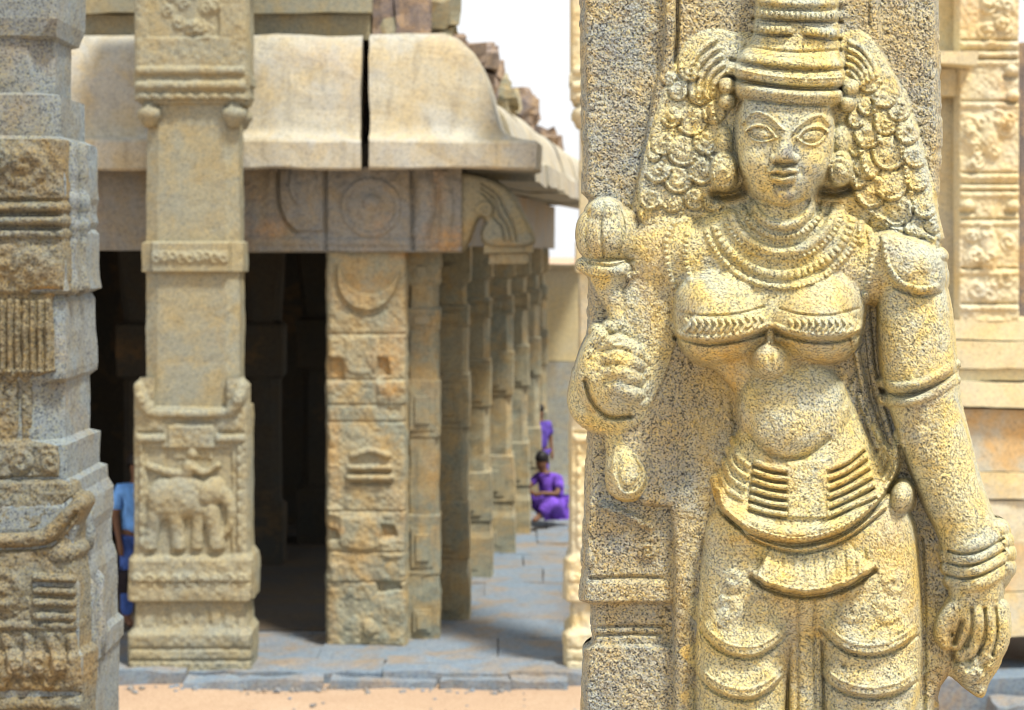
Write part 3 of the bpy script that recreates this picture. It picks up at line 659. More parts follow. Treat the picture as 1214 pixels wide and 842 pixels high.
    # ---- side beams and roof deck
    def slab(name, mat, x0, x1, y0, y1, z0, z1):
        V_ = []; ny = 14
        for i in range(ny + 1):
            y = y0 + (y1 - y0) * i / ny; s = SL * (y - y0); V_ += [(x0 + s, y, z0), (x1 + s, y, z0), (x1 + s, y, z1), (x0 + s, y, z1)]
        Fc = [(0, 1, 2, 3), (ny * 4 + 3, ny * 4 + 2, ny * 4 + 1, ny * 4)]
        for i in range(ny):
            for j in range(4): Fc.append((i * 4 + j, (i + 1) * 4 + j, (i + 1) * 4 + (j + 1) % 4, i * 4 + (j + 1) % 4))
        V_ = np.array(V_); V_ += np.stack([noise3(V_, .5, q) for q in range(3)], -1) * .012
        return part(name, (V_, Fc), mat)
    slab('side_beam', 'beam', -1.15, -.62, 17.75, 30.5, 3.67, 4.33)
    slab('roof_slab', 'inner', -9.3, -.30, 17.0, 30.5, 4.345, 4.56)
    # ---- curved eave slabs
    yw = 17.06; FO = .58
    pr = smoothprof([(0, 5.52), (.16, 5.46), (.30, 5.30), (.40, 5.04), (.46, 4.80), (.52, 4.66), (.64, 4.60), (.80, 4.575)], 4) + [(.83, 4.55), (.83, 4.33), (.78, 4.31)] + [(.40, 4.335), (0, 4.345), (-.25, 4.35), (-.25, 5.45)]
    xe = (523 - 607) * yw / F
    def eave(path, outs, seed, name='eave_slab', prof=pr, mat='eave'):
        # refine along the path
        P_, O_ = [], []
        for (a, oa), (c_, oc) in zip(zip(path[:-1], outs[:-1]), zip(path[1:], outs[1:])):
            L_ = math.hypot(c_[0] - a[0], c_[1] - a[1]); n_ = max(1, int(L_ / .15))
            for i in range(n_): q = i / n_; P_.append((a[0] + (c_[0] - a[0]) * q, a[1] + (c_[1] - a[1]) * q)); O_.append((oa[0] + (oc[0] - oa[0]) * q, oa[1] + (oc[1] - oa[1]) * q))
        P_.append(path[-1]); O_.append(outs[-1]); V_, Fc = sweep(prof, P_, O_); V_ = np.array(V_); V_ += np.stack([noise3(V_ + seed, .4, q) + .5 * noise3(V_ + seed, .12, q + 4) for q in range(3)], -1) * .018
        return part(name, (V_, Fc), mat)
    x1 = (431 - 607) * yw / F; x2 = (443 - 607) * yw / F
    eave([(-9.5, yw + .1), (-5.2, yw + .04)], [(0, -FO)] * 2, 1)
    eave([(-5.17, yw + .03), (x1, yw)], [(0, -FO)] * 2, 2)
    eave([(x2 - .03, yw), (xe, yw), (xe + .07, yw + .7)], [(.04, -FO), (1, -FO), (1, SL * -1)], 3)
    # side eaves: separate curved slabs further back
    ps = smoothprof([(-.30, 4.95), (-.05, 5.0), (.15, 5.04), (.30, 4.99), (.42, 4.86), (.49, 4.68), (.54, 4.54), (.61, 4.47), (.70, 4.45)], 4) + [(.71, 4.25), (.3, 4.26), (-.2, 4.35), (-.30, 4.4)]
    y = 17.8
    for i in range(6):
        L_ = (1.5, 2.3, 2.2, 2.3, 2.1, 2.2)[i]; xa = -.56 + SL * (y - 17.2)
        eave([(xa, y), (xa + SL * (L_ - .05), y + L_ - .05)], [(1, -SL)] * 2, 10 + i, prof=[(o_, z + .02 * (i % 2)) for o_, z in ps]); y += L_
    # ---- cornice and parapet above
    part('cornice', wearbox(-9.4, (438 - 607) * 17.1 / F, 17.13, 17.9, 5.48, 5.70, .01, .2, 2), 'tan')
    part('cornice', wearbox(-9.4, (441 - 607) * 17.0 / F, 17.02, 17.9, 5.705, 6.05, .012, .2, 3), 'tan')
    mb = MB(); mb.add(*wearbox((442 - 607) * 17.1 / F, (466 - 607) * 17.1 / F, 17.16, 17.9, 5.49, 6.0, .03, .1, 4)); part('broken_block', (mb.v, mb.f), 'dark')
    mb = MB(); mb.add(*wearbox((468 - 607) * 17.1 / F, (510 - 607) * 17.1 / F, 17.12, 17.9, 5.48, 6.05, .03, .1, 5)); part('broken_block', (mb.v, mb.f), 'dark')
    # stepped ruined parapet along the side
    rg = random.Random(4); y = 17.2; i = 0
    tops = (5.98, 5.62, 5.86, 5.66, 5.76, 5.5)
    lens = (.7, 2.5, 2.2, 2.5, 3.9, 1.6)
    while y < 30 and i < len(tops):
        L_ = lens[i]; xr = -.47 + SL * (y - 17.5) + rg.uniform(-.05, .04)
        m = MB(); top = tops[i]
        m.add(*wearbox(xr - .75, xr - .02, y, y + L_ - .03, 4.9, top - .30, .09, .11, i))
        m.add(*wearbox(xr - .85, xr + .05, y + .01, y + L_ - .06, top - .33, top - .13, .08, .10, i + 20))
        m.add(*wearbox(xr - .70, xr - .04, y + .03, y + L_ - .08, top - .2, top, .10, .10, i + 40))
        m.build('parapet_block', M['dark' if i % 3 else 'pier'], t, b); y += L_; i += 1
    part('upper_wall', wearbox(-9.3, -.85, 17.92, 18.4, 4.56, 5.9, .01, .4), 'dark')
hall(); SIZE[0] = 1.0

# ================================================================ boundary wall far behind, gap between the hall and the statue pillar
def boundary_wall():
    t = thing('boundary_wall', (2.4, 31.2, 0), 'far yellow plastered wall on grey blocks, seen in the gap beside the hall', 'wall'); b = tuple(t.location)
    mesh_obj('block_base', *wearbox(.2, 9, 31.0, 31.5, -.05, 1.85, .02, .4), M['walllow'], t, b)
    mesh_obj('plaster_face', *wearbox(.2, 9, 31.08, 31.5, 1.86, 3.36, .015, .4), M['wallstone'], t, b)
    mesh_obj('coping', *wearbox(.2, 9, 30.98, 31.6, 3.365, 3.42, .012, .3), M['wallstone'], t, b)
boundary_wall()

# ================================================================ bright raised shrine on the right
def shrine():
    Z = 15.6; k = Z / F; t = thing('raised_shrine', ((1240 - 607) * k, Z + 1.5, 0), 'sunlit cream shrine with carved wall pillars on a tall moulded base, at the right edge', 'shrine'); b = tuple(t.location)
    X = lambda u: (u - 607) * k; H_ = lambda v: HC + (300 - v) * k
    def blk_(name, u0, u1, v0, v1, dy, mat='cream', wear=.01, seed=0, par=t): return mesh_obj(name, *wearbox(X(u0), X(u1), Z + dy, Z + 3.2, H_(v1), H_(v0), wear, .1, seed), M[mat], par, b)
    U0, U1 = 1010, 1204
    # base mouldings
    for i, (v0, v1, dy) in enumerate(((380, 403, -.02), (404, 436, -.06), (437, 452, -.02), (453, 482, -.09), (485, 560, .02), (561, 592, -.02), (593, 640, .0), (641, 700, -.04), (701, 752, -.08))):
        blk_('base_moulding', U0, 1620, v0, v1, dy, 'cream' if i not in (4, 7) else 'rust', .012, i)
    blk_('wall', U0, 1203, -60, 379, .22)
    # wall pillar in front, carved
    mesh_obj('wall_pillar', *wearbox(X(1137), X(1207), Z + .02, Z + .5, H_(379), H_(-60), .008, .1, 7), M['cream'], t, b)
    r = Relief(1134, 1210, -50, 380, .9, -30); d = 35 - np.abs(r.U - 1172); r.H = np.where(d > 0, 3, 3 + 4 * d)
    rng = random.Random(2)
    for v_ in (48, 60, 70, 120, 205, 218, 226, 260, 318, 360): r.cut([(1140, v_), (1204, v_)], 1.6, 4); r.band([(1140, v_ + 5), (1204, v_ + 5)], 3.5, 3)
    for (v0, v1) in ((-30, 44), (130, 200), (266, 350)):
        for i in range(16): r.curl(1172 + rng.uniform(-24, 24), rng.uniform(v0, v1), rng.uniform(7, 13), 4, rng.uniform(0, 360), 1.2)
    for (u, v_) in ((1146, 244), (1200, 244), (1198, 84), (1200, 114)): r.ell(u, v_, 2, 8, 7, 9, 0, 2); r.cut([(u - 7, v_ + 8), (u + 7, v_ + 8)], 3, 6)
    for v_ in (160, 300): r.ell(1172, v_, 0, 12, 28, 10, 0, 5)
    r.weather(((4, .8), (12, 1.2)), 81); r.ochre(1150, 20, 20, 30, .6); r.ochre(1190, 130, 14, 50, .4)
    r.emit(Z, {0: ('pillar_carving', M['cream'], None)}, t, b, floor=-12, back=-14)
    # eave stub with an orange run of damp below
    mesh_obj('eave', *wearbox(X(1060), X(1148), Z - .35, Z + .2, H_(80), H_(66), .015, .06, 3), M['cream'], t, b)
    mesh_obj('bracket', *wearbox(X(1090), X(1136), Z + .02, Z + .21, H_(114), H_(82), .012, .06, 4), M['cream'], t, b)
    m = Relief(1120, 1136, 82, 120, .8, -20); m.H[:] = 3; m.O[:] = 1.0
    # plinth and step
    mesh_obj('step', *wearbox(X(1030), X(1640), Z - .34, Z + .4, -.04, .25, .015, .12, 9), M['floor'], t, b)
    mesh_obj('far_side_wall', *wearbox(X(1209), X(1640), Z + .9, Z + 3.3, H_(379), H_(36), .02, .3, 6), M['dark'], t, b)
shrine()
tag(mesh_obj('loose_stone', *wearbox((1176 - 607) * 15.0 / F, (1240 - 607) * 15.0 / F, 14.86, 15.15, -.04, .12, .03, .07, 4), M['floor']), 'small bluish block lying on the sand at the bottom right corner', 'stone')
# ================================================================ the carved pillar with the relief figure
ZS = 4.18
SH, BODY, HAIR, CROWN, EARR, NECK, BOD, PEND, ARML, BANG, SHLD, GIRD, SKIRT, SASH, LOTUS = range(15)
def build_statue():
    r = Relief(672, 1212, -60, 910, .8, -60)
    U, V = r.U, r.V; r.gain = 1.85
    # shaft face
    le = np.interp(V, [-60, 100, 200, 228, 236, 246, 300, 420, 500, 600, 660, 705, 712, 717, 762, 770, 842, 910],
                      [694, 695, 697, 695, 704, 707, 704, 702, 704, 699, 696, 694, 694, 705, 706, 698, 695, 695]) + 1.2 * noise2(U, V, 9, 3)
    re = np.interp(V, [-60, 60, 150, 228, 238, 910], [1107, 1108, 1110, 1109, 1106, 1107]) + 1.5 * noise2(U, V, 9, 4) + 1.0 * noise2(U, V, 23, 5)
    d = np.minimum(U - le, re - U)
    r.H = np.where(d > 0, -4 * np.clip(1 - d / 5, 0, 1) ** 2, -4 + 6 * d); r.H = np.maximum(r.H, -60)
    r.H += -9 * np.clip((V - 714) / 2.5, 0, 1) * np.clip((768 - V) / 4, 0, 1) * (U < 800)
    r.H += 4 * np.clip((V - 688) / 4, 0, 1) * np.clip((715 - V) / 2.5, 0, 1) * (U < 800)
    for v_ in (684, 742, 752): r.cut([(700, v_ + 2), (745, v_), (785, v_ + 1)], 1.8, 3)
    for p in ([(715, 602), (740, 610), (768, 625)], [(700, 600), (695, 640), (700, 670)]): r.band(p, 4, 2)
    for i in range(6): r.curl(716 + i * 11, 600 + i * 4.5, 7, 3.5, i * 60)
    r.curl(768, 655, 12, 4, 30); r.dot(772, 640, 6, 3)
    # backing slab
    slab = [(789, -60), (789, 40), (787, 72), (777, 108), (769, 150), (760, 200), (752, 240), (742, 300), (738, 400), (733, 500), (738, 560), (762, 597), (796, 600),
            (801, 650), (801, 760), (801, 910), (1103, 910), (1103, 838), (1112, 812), (1128, 790), (1128, 680), (1100, 560), (1095, 330), (1116, 282), (1100, 215), (1087, 155), (1066, 106), (1044, 62), (1041, 20), (1041, -60)]
    r.plate_poly(slab, 16, k=3, steep=5, lab=SH, smooth=False, rnd=7)
    r.cut([(803, -60), (803, 30), (800, 74)], 2.2, 7); r.cut([(1028, -60), (1030, 30)], 2, 2)
    r.tube([(812, 590, 6, 14), (812, 700, 8, 13), (812, 910, 8, 13)], k=6)
    # concave hollow left of the waist and by the arm
    for (u, v, ru, rv, dp) in ((838, 460, 34, 68, 17), (1036, 430, 15, 75, 16), (1085, 620, 16, 90, 8), (820, 560, 22, 70, 6), (790, 430, 30, 60, 5), (962, 800, 16, 110, 4)):
        sl = r.win(u - ru * 2, u + ru * 2, v - rv * 2, v + rv * 2); r.H[sl] -= dp * np.exp(-(((U[sl] - u) / ru) ** 2 + ((V[sl] - v) / rv) ** 2))
    # hair: two fans of curls rising towards the head
    r.raise_poly([(812, 52), (838, 36), (870, 40), (910, 60), (910, 240), (872, 262), (832, 258), (800, 266), (764, 262), (756, 238), (764, 192), (774, 150), (786, 112), (800, 78)], 4, 4, 13, 38, HAIR)
    r.raise_poly([(960, 60), (1000, 40), (1028, 42), (1054, 82), (1073, 110), (1086, 150), (1099, 200), (1113, 250), (1114, 284), (1080, 278), (1045, 270), (1000, 262), (960, 240)], 4, 4, 13, 38, HAIR)
    rng = random.Random(5)
    for (u, v, a) in ((818, 82, 12), (804, 108, 13), (830, 112, 15), (796, 140, 13), (820, 142, 17), (846, 132, 13), (786, 170, 12), (810, 178, 17), (838, 168, 14), (780, 202, 13), (804, 212, 15), (832, 202, 15), (772, 234, 13), (797, 240, 14),
                      (824, 236, 15), (846, 240, 10), (768, 256, 9), (848, 178, 10), (792, 92, 7), (776, 184, 8), (812, 262, 9),
                      (1030, 96, 12), (1048, 112, 14), (1066, 130, 12), (1028, 126, 13), (1050, 146, 17), (1076, 156, 13), (1028, 160, 14), (1054, 182, 18), (1086, 184, 13), (1028, 196, 14), (1056, 218, 18), (1088, 214, 15), (1032, 230, 15),
                      (1064, 250, 16), (1096, 244, 13), (1044, 264, 10), (1086, 270, 12), (1106, 266, 9), (1016, 214, 8), (1014, 178, 8), (1014, 142, 8)):
        if rng.random() < .3: a *= .72
        r.curl(u + rng.uniform(-3, 3), v + rng.uniform(-3, 3), a, rng.uniform(1.8, 3.2), rng.uniform(0, 360), rng.choice((.8, 1.0, 1.3)), HAIR, rng.choice((-1, 1)))
        t0 = rng.uniform(-30, 40); r.band([(u + a * math.cos(t_), v + a * math.sin(t_)) for t_ in [R(q + t0) for q in range(0, 200, 25)]], 2.6, rng.uniform(1.2, 2.6), 0 if a > 14 else 5)
        r.cut([(u + (a + 3) * math.cos(t_), v + (a + 3) * math.sin(t_)) for t_ in [R(q + t0) for q in range(20, 180, 25)]], 1.4, 2.2)
    for p in ([(770, 250), (776, 215), (790, 180), (798, 150)], [(806, 255), (814, 225), (822, 190), (826, 160)], [(1072, 120), (1066, 150), (1072, 190), (1080, 230)], [(1040, 110), (1038, 140), (1044, 170)], [(1010, 190), (1014, 225), (1032, 250), (1060, 270)], [(1020, 165), (1026, 200), (1044, 216)], [(848, 96), (842, 120), (850, 150)]): r.band(p, 3.5, 3.5, 6, HAIR)
    # combed arcs above the temples
    for i in range(5):
        a = 24 + i * 9
        r.band([(868 + a * math.cos(t_) * .95, 112 + a * math.sin(t_) * 1.15) for t_ in [R(q) for q in range(178, 262, 12)]], 3.4, 3.2, 0, HAIR)
        a = 22 + i * 7
        r.band([(1002 + a * math.cos(t_) * .8, 112 + a * math.sin(t_) * 1.25) for t_ in [R(q) for q in range(278, 350, 12)]], 3.2, 3.0, 0, HAIR)
    # ---------------- body masses
    r.ell(1046, 322, 8, 70, 40, 40, 0, 14, BODY); r.ell(800, 300, 8, 58, 46, 30, 12, 16, BODY)
    r.ell(925, 312, 18, 132, 74, 40, 0, 14, BODY)
    r.tube([(932, 225, 26, 34), (928, 262, 28, 40)], 1, 10, BODY)
    r.tube([(918, 400, 6, 94), (930, 452, 12, 60), (944, 500, 14, 72), (950, 560, 12, 96), (955, 620, 12, 108), (955, 660, 8, 112)], .52, 10, BODY)
    # figure's own left arm (viewer's right): upper arm, forearm, hand
    r.tube([(1078, 330, 18, 38), (1083, 370, 24, 42), (1088, 430, 26, 43), (1096, 480, 26, 40), (1110, 530, 26, 38), (1126, 580, 26, 35), (1144, 625, 26, 33), (1156, 665, 26, 34), (1156, 700, 22, 31)], .95, 6, BODY)
    # figure's own right arm (viewer's left), folding back up to the raised hand
    r.tube([(796, 305, 4, 40), (770, 372, 4, 40), (752, 440, 4, 36), (738, 480, 10, 30)], .55, 14, BODY)
    r.ell(726, 452, -6, 45, 55, 50, -8, 6, BODY, 4)
    # hips and thighs
    r.ell(952, 610, 14, 106, 66, 48, 0, 10, BODY)
    r.tube([(898, 640, 22, 62), (886, 720, 24, 58), (880, 800, 22, 54), (878, 910, 18, 50)], .72, 8, BODY)
    r.tube([(1022, 640, 22, 64), (1031, 720, 24, 60), (1033, 800, 22, 57), (1030, 910, 18, 53)], .72, 8, BODY)
    # belly
    r.ell(941, 486, 26, 66, 60, 42, 0, 18, BODY)
    r.ell(936, 510, 44, 44, 34, 24, 0, 14, BODY)
    # bust
    r.ell(854, 374, 24, 55, 58, 62, -6, 13, BODY, p=2.5); r.ell(968, 374, 24, 56, 58, 62, 6, 13, BODY, p=2.5)
    r.ell(912, 350, 24, 60, 44, 36, 0, 12, BODY)
    # bodice
    hem = [(799, 388), (806, 399), (835, 404), (862, 402), (884, 398), (902, 392), (916, 388), (932, 394), (962, 400), (995, 399), (1016, 394), (1023, 384)]
    r.hem(hem, 8, 30, -1, 1.4, lab=None)
    sl = r.win(790, 1032, 325, 408); hl = np.interp(r.U[sl], [p[0] for p in hem], [p[1] for p in hem])
    r.L[sl] = np.where((r.V[sl] < hl + 1) & (r.V[sl] > 330) & (r.U[sl] > 799) & (r.U[sl] < 1025) & (np.hypot((r.U[sl] - 926) / 72, (r.V[sl] - 268) / 62) > 1), BOD, r.L[sl])
    r.cut([(803, 370), (830, 374), (860, 374), (886, 370), (905, 364)], 1.5, 2.4); r.cut([(925, 366), (950, 373), (985, 374), (1018, 366)], 1.5, 2.4)
    r.band([(p[0], p[1] - 3) for p in hem], 3.2, 2.5, 7)
    for i in range(12):
        u = 812 + i * 8.2; r.band([(u, 379 + (i > 8) * -3), (u + 5, 385 - (i > 8) * 3), (u + 1, 393 - (i > 8) * 5)], 2.4, 2.8)
    for i in range(11):
        u = 936 + i * 8; r.band([(u, 380), (u + 4, 386), (u, 393)], 2.4, 2.8)
    r.cut([(800, 400), (835, 408), (862, 406), (884, 402), (904, 396), (914, 394)], 2.4, 5); r.cut([(918, 394), (934, 399), (962, 405), (995, 404), (1020, 397)], 2.4, 5)
    # centre drop pendant
    r.tube([(913, 393, 58, 4), (913, 410, 62, 5)], 1, 2, PEND); r.ell(914, 428, 62, 21, 20, 22, 0, 2, PEND, 3)
    r.band([(903, 412), (913, 406), (925, 412)], 2.5, 3, 4, PEND); r.cut([(913, 414), (914, 436)], 2.5, 2.0)
    # navel crease and soft folds
    r.cut([(886, 512), (900, 527), (918, 541), (936, 545), (954, 541), (970, 531), (982, 520)], 3.5, 4)
    r.cut([(1010, 442), (1004, 462), (1000, 480)], 4, 3); r.cut([(868, 478), (872, 500), (872, 520)], 4, 3)
    # ---------------- head
    r.gain = 1.35
    r.tube([(932, 236, 26, 26), (930, 256, 24, 32)], .8, 6, BODY)
    r.ell(931, 162, 46, 57, 74, 46, 0, 3, BODY, 5, p=2.3)
    r.ell(929, 206, 56, 43, 38, 34, 0, 6, BODY, 5)
    r.ell(928, 230, 70, 18, 13, 20, 0, 6, BODY, 4)
    r.ell(900, 192, 58, 22, 24, 27, 0, 10, BODY); r.ell(958, 194, 58, 22, 24, 27, 0, 10, BODY)
    # eye sockets, brows, eyes
    for (cu, cv, sg, tilt) in ((903, 159, -1, 8), (963, 161, 1, -10)):
        sl = r.win(cu - 30, cu + 30, cv - 20, cv + 20); r.H[sl] -= 5.0 * np.exp(-(((U[sl] - cu) / 19) ** 2 + ((V[sl] - cv) / 10) ** 2))
    r.band([(880, 146), (888, 136), (900, 133), (914, 140), (929, 154)], 2.3, 3.2); r.band([(941, 156), (949, 148), (960, 140), (974, 137), (984, 147)], 2.3, 3.2)
    r.cut([(882, 150), (892, 142), (903, 141), (917, 149)], 1.2, 1.6); r.cut([(944, 154), (960, 147), (974, 145), (981, 152)], 1.2, 1.6)
    
    for (cu, cv, tl) in ((903, 158.5, 8), (963.5, 161, -8)):
        sl = r.win(cu - 16, cu + 16, cv - 12, cv + 12); a_ = U[sl] - cu; b_ = V[sl] - cv; c_, s_ = math.cos(R(tl)), math.sin(R(tl)); q = ((a_ * c_ + b_ * s_) / 13) ** 2 + ((-a_ * s_ + b_ * c_) / 7) ** 2
        r.H[sl] += 6.5 * np.sqrt(np.clip(1 - q, 0, 1))
   
    r.band([(884, 155), (892, 150), (903, 149), (913, 154), (920, 163)], 1.9, 4.2); r.band([(884, 156), (892, 165), (904, 168), (914, 166), (920, 163)], 1.7, 3.2)
    r.band([(945, 164), (953, 155), (963, 151), (974, 151), (981, 156)], 1.9, 4.2); r.band([(945, 164), (954, 170), (965, 172), (975, 167), (981, 157)], 1.7, 3.2)
    r.dot(904, 159, 5, 1.6); r.dot(963, 161, 5, 1.6)
    r.cut([(912, 131), (930, 132), (944, 134)], 1.4, 1.2); r.cut([(915, 127), (930, 128)], 1.2, .9)
    # worn nose
    r.tube([(932, 152, 86, 6), (931, 168, 89, 7), (930, 180, 94, 9)], 1, 5, BODY); r.ell(930, 185, 92, 12, 8, 13, 0, 4, BODY)
    r.ell(919, 188, 90, 6, 5, 7, 0, 3, BODY); r.ell(942, 188, 90, 6, 5, 7, 0, 3, BODY)
    r.cut([(920, 194), (930, 196), (941, 194)], 2, 4.5)
    # mouth
    r.band([(913, 204), (921, 201), (928, 203), (935, 201), (944, 204)], 3.6, 4.8); r.band([(917, 211), (928, 214), (940, 211)], 3.8, 4.8)
    r.cut([(911, 206), (919, 207), (928, 209), (937, 207), (946, 205)], 1.4, 3.6); r.cut([(918, 219), (928, 220), (938, 219)], 2.5, 3.0)
    r.dot(911, 205, 3, 1.2); r.cut([(907, 200), (908, 206)], 1.6, 1.6); r.cut([(950, 200), (949, 206)], 1.6, 1.6)
    # ears with big discs
    r.gain = 1.85
    for (u, v, a, b) in ((858, 203, 17, 24), (996, 200, 15, 22)):
        r.ell(u, v - 34, 24, 12, 22, 22, 0, 4, BODY); r.ell(u, v, 34, a, b, 22, 0, 2, EARR, 4); r.curl(u, v, a * .95, 3.5, 40, 1.3, EARR)
        r.band([(u + a * .8 * math.cos(R(q)), v + b * .82 * math.sin(R(q))) for q in range(0, 361, 30)], 2.6, 3, 6); r.dot(u, v, 5, 4)
    r.cut([(848, 232), (866, 231), (880, 226)], 6, 14); r.cut([(972, 226), (988, 228), (1006, 224)], 6, 14)
    # ---------------- crown
    r.ell(935, 110, 36, 63, 20, 52, 4, 4, CROWN, 8, p=2.6); r.ell(936, 86, 34, 65, 46, 50, 3, 4, CROWN, 8)
    r.tube([(942, 62, 26, 54), (944, 30, 26, 49), (944, -60, 24, 47)], .86, 4, CROWN, n=4)
    cb = lambda v, s=.09: [(866 + 13.6 * i, v + s * (13.6 * i - 68) - 6 * (1 - ((i - 5) / 5) ** 2) * -1) for i in range(11)]
    r.band(cb(106), 5.5, 5, 0); r.band(cb(113), 2.5, 2.5, 5); r.cut(cb(98), 2.2, 6); r.band(cb(90), 6, 5, 0); r.band(cb(84, .08), 3.5, 3.4, 9); r.cut(cb(76, .08), 2, 4)
    r.band([(880 + 12 * i, 68 + .8 * i + 3 * math.sin(i * math.pi / 10)) for i in range(11)], 5, 3.5, 12); r.cut([(884, 56), (940, 62), (996, 60)], 2, 3)
    r.cut(cb(118, .08)[1:-1], 1.4, 3.5)
    for seg in ([(893, 32), (915, 35), (937, 35)], [(955, 36), (975, 39), (996, 40)]): r.band(seg, 5.5, 7, 6); r.cut([(a, b + 7) for a, b in seg], 1.6, 4)
    r.band([(893, 14), (920, 17), (970, 19), (997, 18)], 5.5, 6.5, 6); r.cut([(893, 22), (940, 25), (997, 26)], 1.6, 4); r.band([(894, 0), (944, 4), (996, 3)], 5, 5, 0)
    r.band([(894, -16), (944, -13), (996, -13)], 5, 5, 0); r.band([(896, -34), (944, -31), (994, -31)], 5, 5, 7)
    for (u, v) in ((862, 120), (1004, 122), (1008, 104), (862, 102)): r.ell(u, v, 34, 10, 10, 16, 0, 2, CROWN)
    # ---------------- necklaces
    for (cy, ru, rv, rr, am, bd) in ((232, 38, 34, 5.5, 5, 0), (233, 50, 46, 4.0, 4, 6), (238, 63, 58, 6, 5.5, 0), (238, 72, 66, 3.5, 3.5, 6), (246, 84, 76, 5.5, 4.5, 8), (248, 95, 88, 3.6, 3.4, 6)):
        r.band([(928 + ru * math.cos(R(q)), cy + rv * math.sin(R(q)) * (1 + .05 * math.sin(R(q)))) for q in range(8, 173, 12)], rr, am, bd, NECK)
    for q in range(40, 150, 14):
        r.dot(928 + 90 * math.cos(R(q)), 254 + 86 * math.sin(R(q)), 5, 3, NECK)
    for p in ([(800, 262), (790, 285), (792, 320), (800, 345)], [(815, 275), (812, 305), (818, 335)], [(1030, 270), (1034, 300), (1028, 340)], [(1020, 262), (1022, 290)]): r.band(p, 4, 3, 7)
    # ---------------- arm ornaments
    r.tube([(1052, 300, 30, 26), (1080, 318, 36, 34), (1086, 330, 34, 34)], .8, 12, BODY); r.raise_poly([(1044, 280), (1062, 268), (1092, 272), (1114, 290), (1121, 316), (1112, 344), (1088, 348), (1062, 336), (1048, 310)], 5, 4, 3, 9, SHLD)
    r.band([(1048, 284), (1050, 308), (1064, 332), (1090, 343), (1112, 340)], 3.5, 3.5, 6, SHLD); r.cut([(1060, 341), (1088, 351), (1115, 348)], 2, 3.5); r.ell(1113, 304, 20, 8, 8, 20, 0, 4, SHLD)
    for dv in (-1, 18):
        c = [(1046, 455 + dv), (1062, 459 + dv), (1085, 457 + dv), (1110, 447 + dv), (1133, 433 + dv)]
        r.tube([(a, b, 66 - .031 * (a - 1087) ** 2, 5.5) for a, b in c], 1, 3, ARML)
        r.band(c, 5.2, 3.2, 0, ARML)
    r.cut([(1047, 464), (1064, 468), (1086, 466), (1110, 456), (1134, 442)], 1.8, 6)
    for i, (a, b, l_, rr) in enumerate(((1122, 645, 1186, 7.5), (1122, 659, 1190, 8), (1124, 673, 1193, 8), (1128, 689, 1192, 8.5))):
        mid = (a + l_) / 2; c = [(a, b, 24, rr), (a + 14, b + 4, 44, rr), (mid, b + 3, 56, rr), (l_ - 14, b - 7, 44, rr), (l_ - 3, b - 16, 24, rr)]
        r.tube(c, 1, 1.2, BANG + 20 + i, 4)
    for b in (653, 667, 682): r.cut([(1124, b), (1140, b + 4), (1158, b + 2), (1178, b - 7), (1190, b - 14)], 1.3, 5)
    # hanging hand: back of hand, thumb, curled fingers, broken rock below
    r.ell(1152, 728, 12, 36, 34, 40, 20, 6, BODY, 4)
    r.tube([(1146, 712, 34, 14), (1128, 728, 34, 12), (1118, 748, 30, 10), (1122, 762, 26, 8)], 1, 4, BODY)
    for i, (pts) in enumerate((((1160, 720), (1160, 748), (1152, 768), (1140, 776)), ((1174, 718), (1176, 748), (1170, 772), (1158, 784)), ((1184, 722), (1186, 748), (1182, 768), (1172, 786)))):
        r.tube([(pts[0][0], pts[0][1], 34 - i * 8, 10), (pts[1][0], pts[1][1], 34 - i * 8, 9.5), (pts[2][0], pts[2][1], 26 - i * 6, 9), (pts[3][0], pts[3][1], 18 - i * 4, 8)], 1, 2.5, BODY)
    r.tube([(1146, 730, 34, 8), (1142, 748, 34, 8), (1134, 762, 28, 8)], 1, 3, BODY)
    r.cut([(1140, 738), (1136, 750), (1132, 762)], 3, 9); r.cut([(1167, 722), (1168, 748), (1160, 774)], 2.2, 6); r.cut([(1180, 722), (1182, 750), (1176, 776)], 2.2, 6); r.cut([(1152, 722), (1152, 745), (1146, 766)], 2.2, 5)
    r.plate_poly([(1100, 740), (1128, 768), (1165, 780), (1188, 756), (1186, 785), (1172, 808), (1164, 826), (1146, 816), (1126, 800), (1112, 806), (1100, 830)], 4, 14, 16, 4, 5, BODY, True)
    r.ell(1150, 795, 4, 22, 14, 20, 20, 5, BODY)
    # ---------------- lotus bud and the raised hand gripping its stem
    r.ell(721, 278, -8, 38, 35, 46, 0, 3, LOTUS, 7, p=2.5); r.ell(718, 252, 8, 22, 17, 26, 0, 8, LOTUS)
    r.tube([(748, 258, 6, 9), (752, 276, 8, 10), (748, 296, 4, 8)], 1, 3, LOTUS)
    for p in ([(700, 250), (694, 275), (700, 300)], [(716, 241), (712, 270), (716, 303)], [(734, 246), (740, 270), (734, 300)]): r.cut(p, 2.0, 3.2)
    r.tube([(692, 314, 0, 8), (710, 319, 22, 9), (735, 318, 22, 9), (754, 312, 2, 8)], 1, 2, LOTUS); r.band([(690, 326), (715, 331), (738, 330), (754, 324)], 4, 4, 7)
    r.tube([(724, 330, -2, 24), (726, 345, 0, 18), (732, 365, 6, 13), (734, 390, 10, 11)], 1.1, 3, LOTUS)
    r.cut([(700, 312), (725, 316), (750, 308)], 2, 4)
    # fingers wrap the stem
    for i, (v0, wv) in enumerate(((404, 34), (420, 40), (437, 42), (455, 40))):
        r.tube([(764 - i * 1.5, v0 + 22, 18, 10), (752, v0 + 14, wv - 6, 10.5), (732, v0 + 4, wv, 10), (712, v0 + 10, wv - 12, 9), (700, v0 + 20, wv - 24, 8)], 1, 3.5, BODY)
    r.tube([(700, 470, 8, 14), (696, 445, 14, 12), (702, 418, 20, 10), (712, 398, 24, 9)], 1, 3, BODY)     # thumb, rising beside the fingers
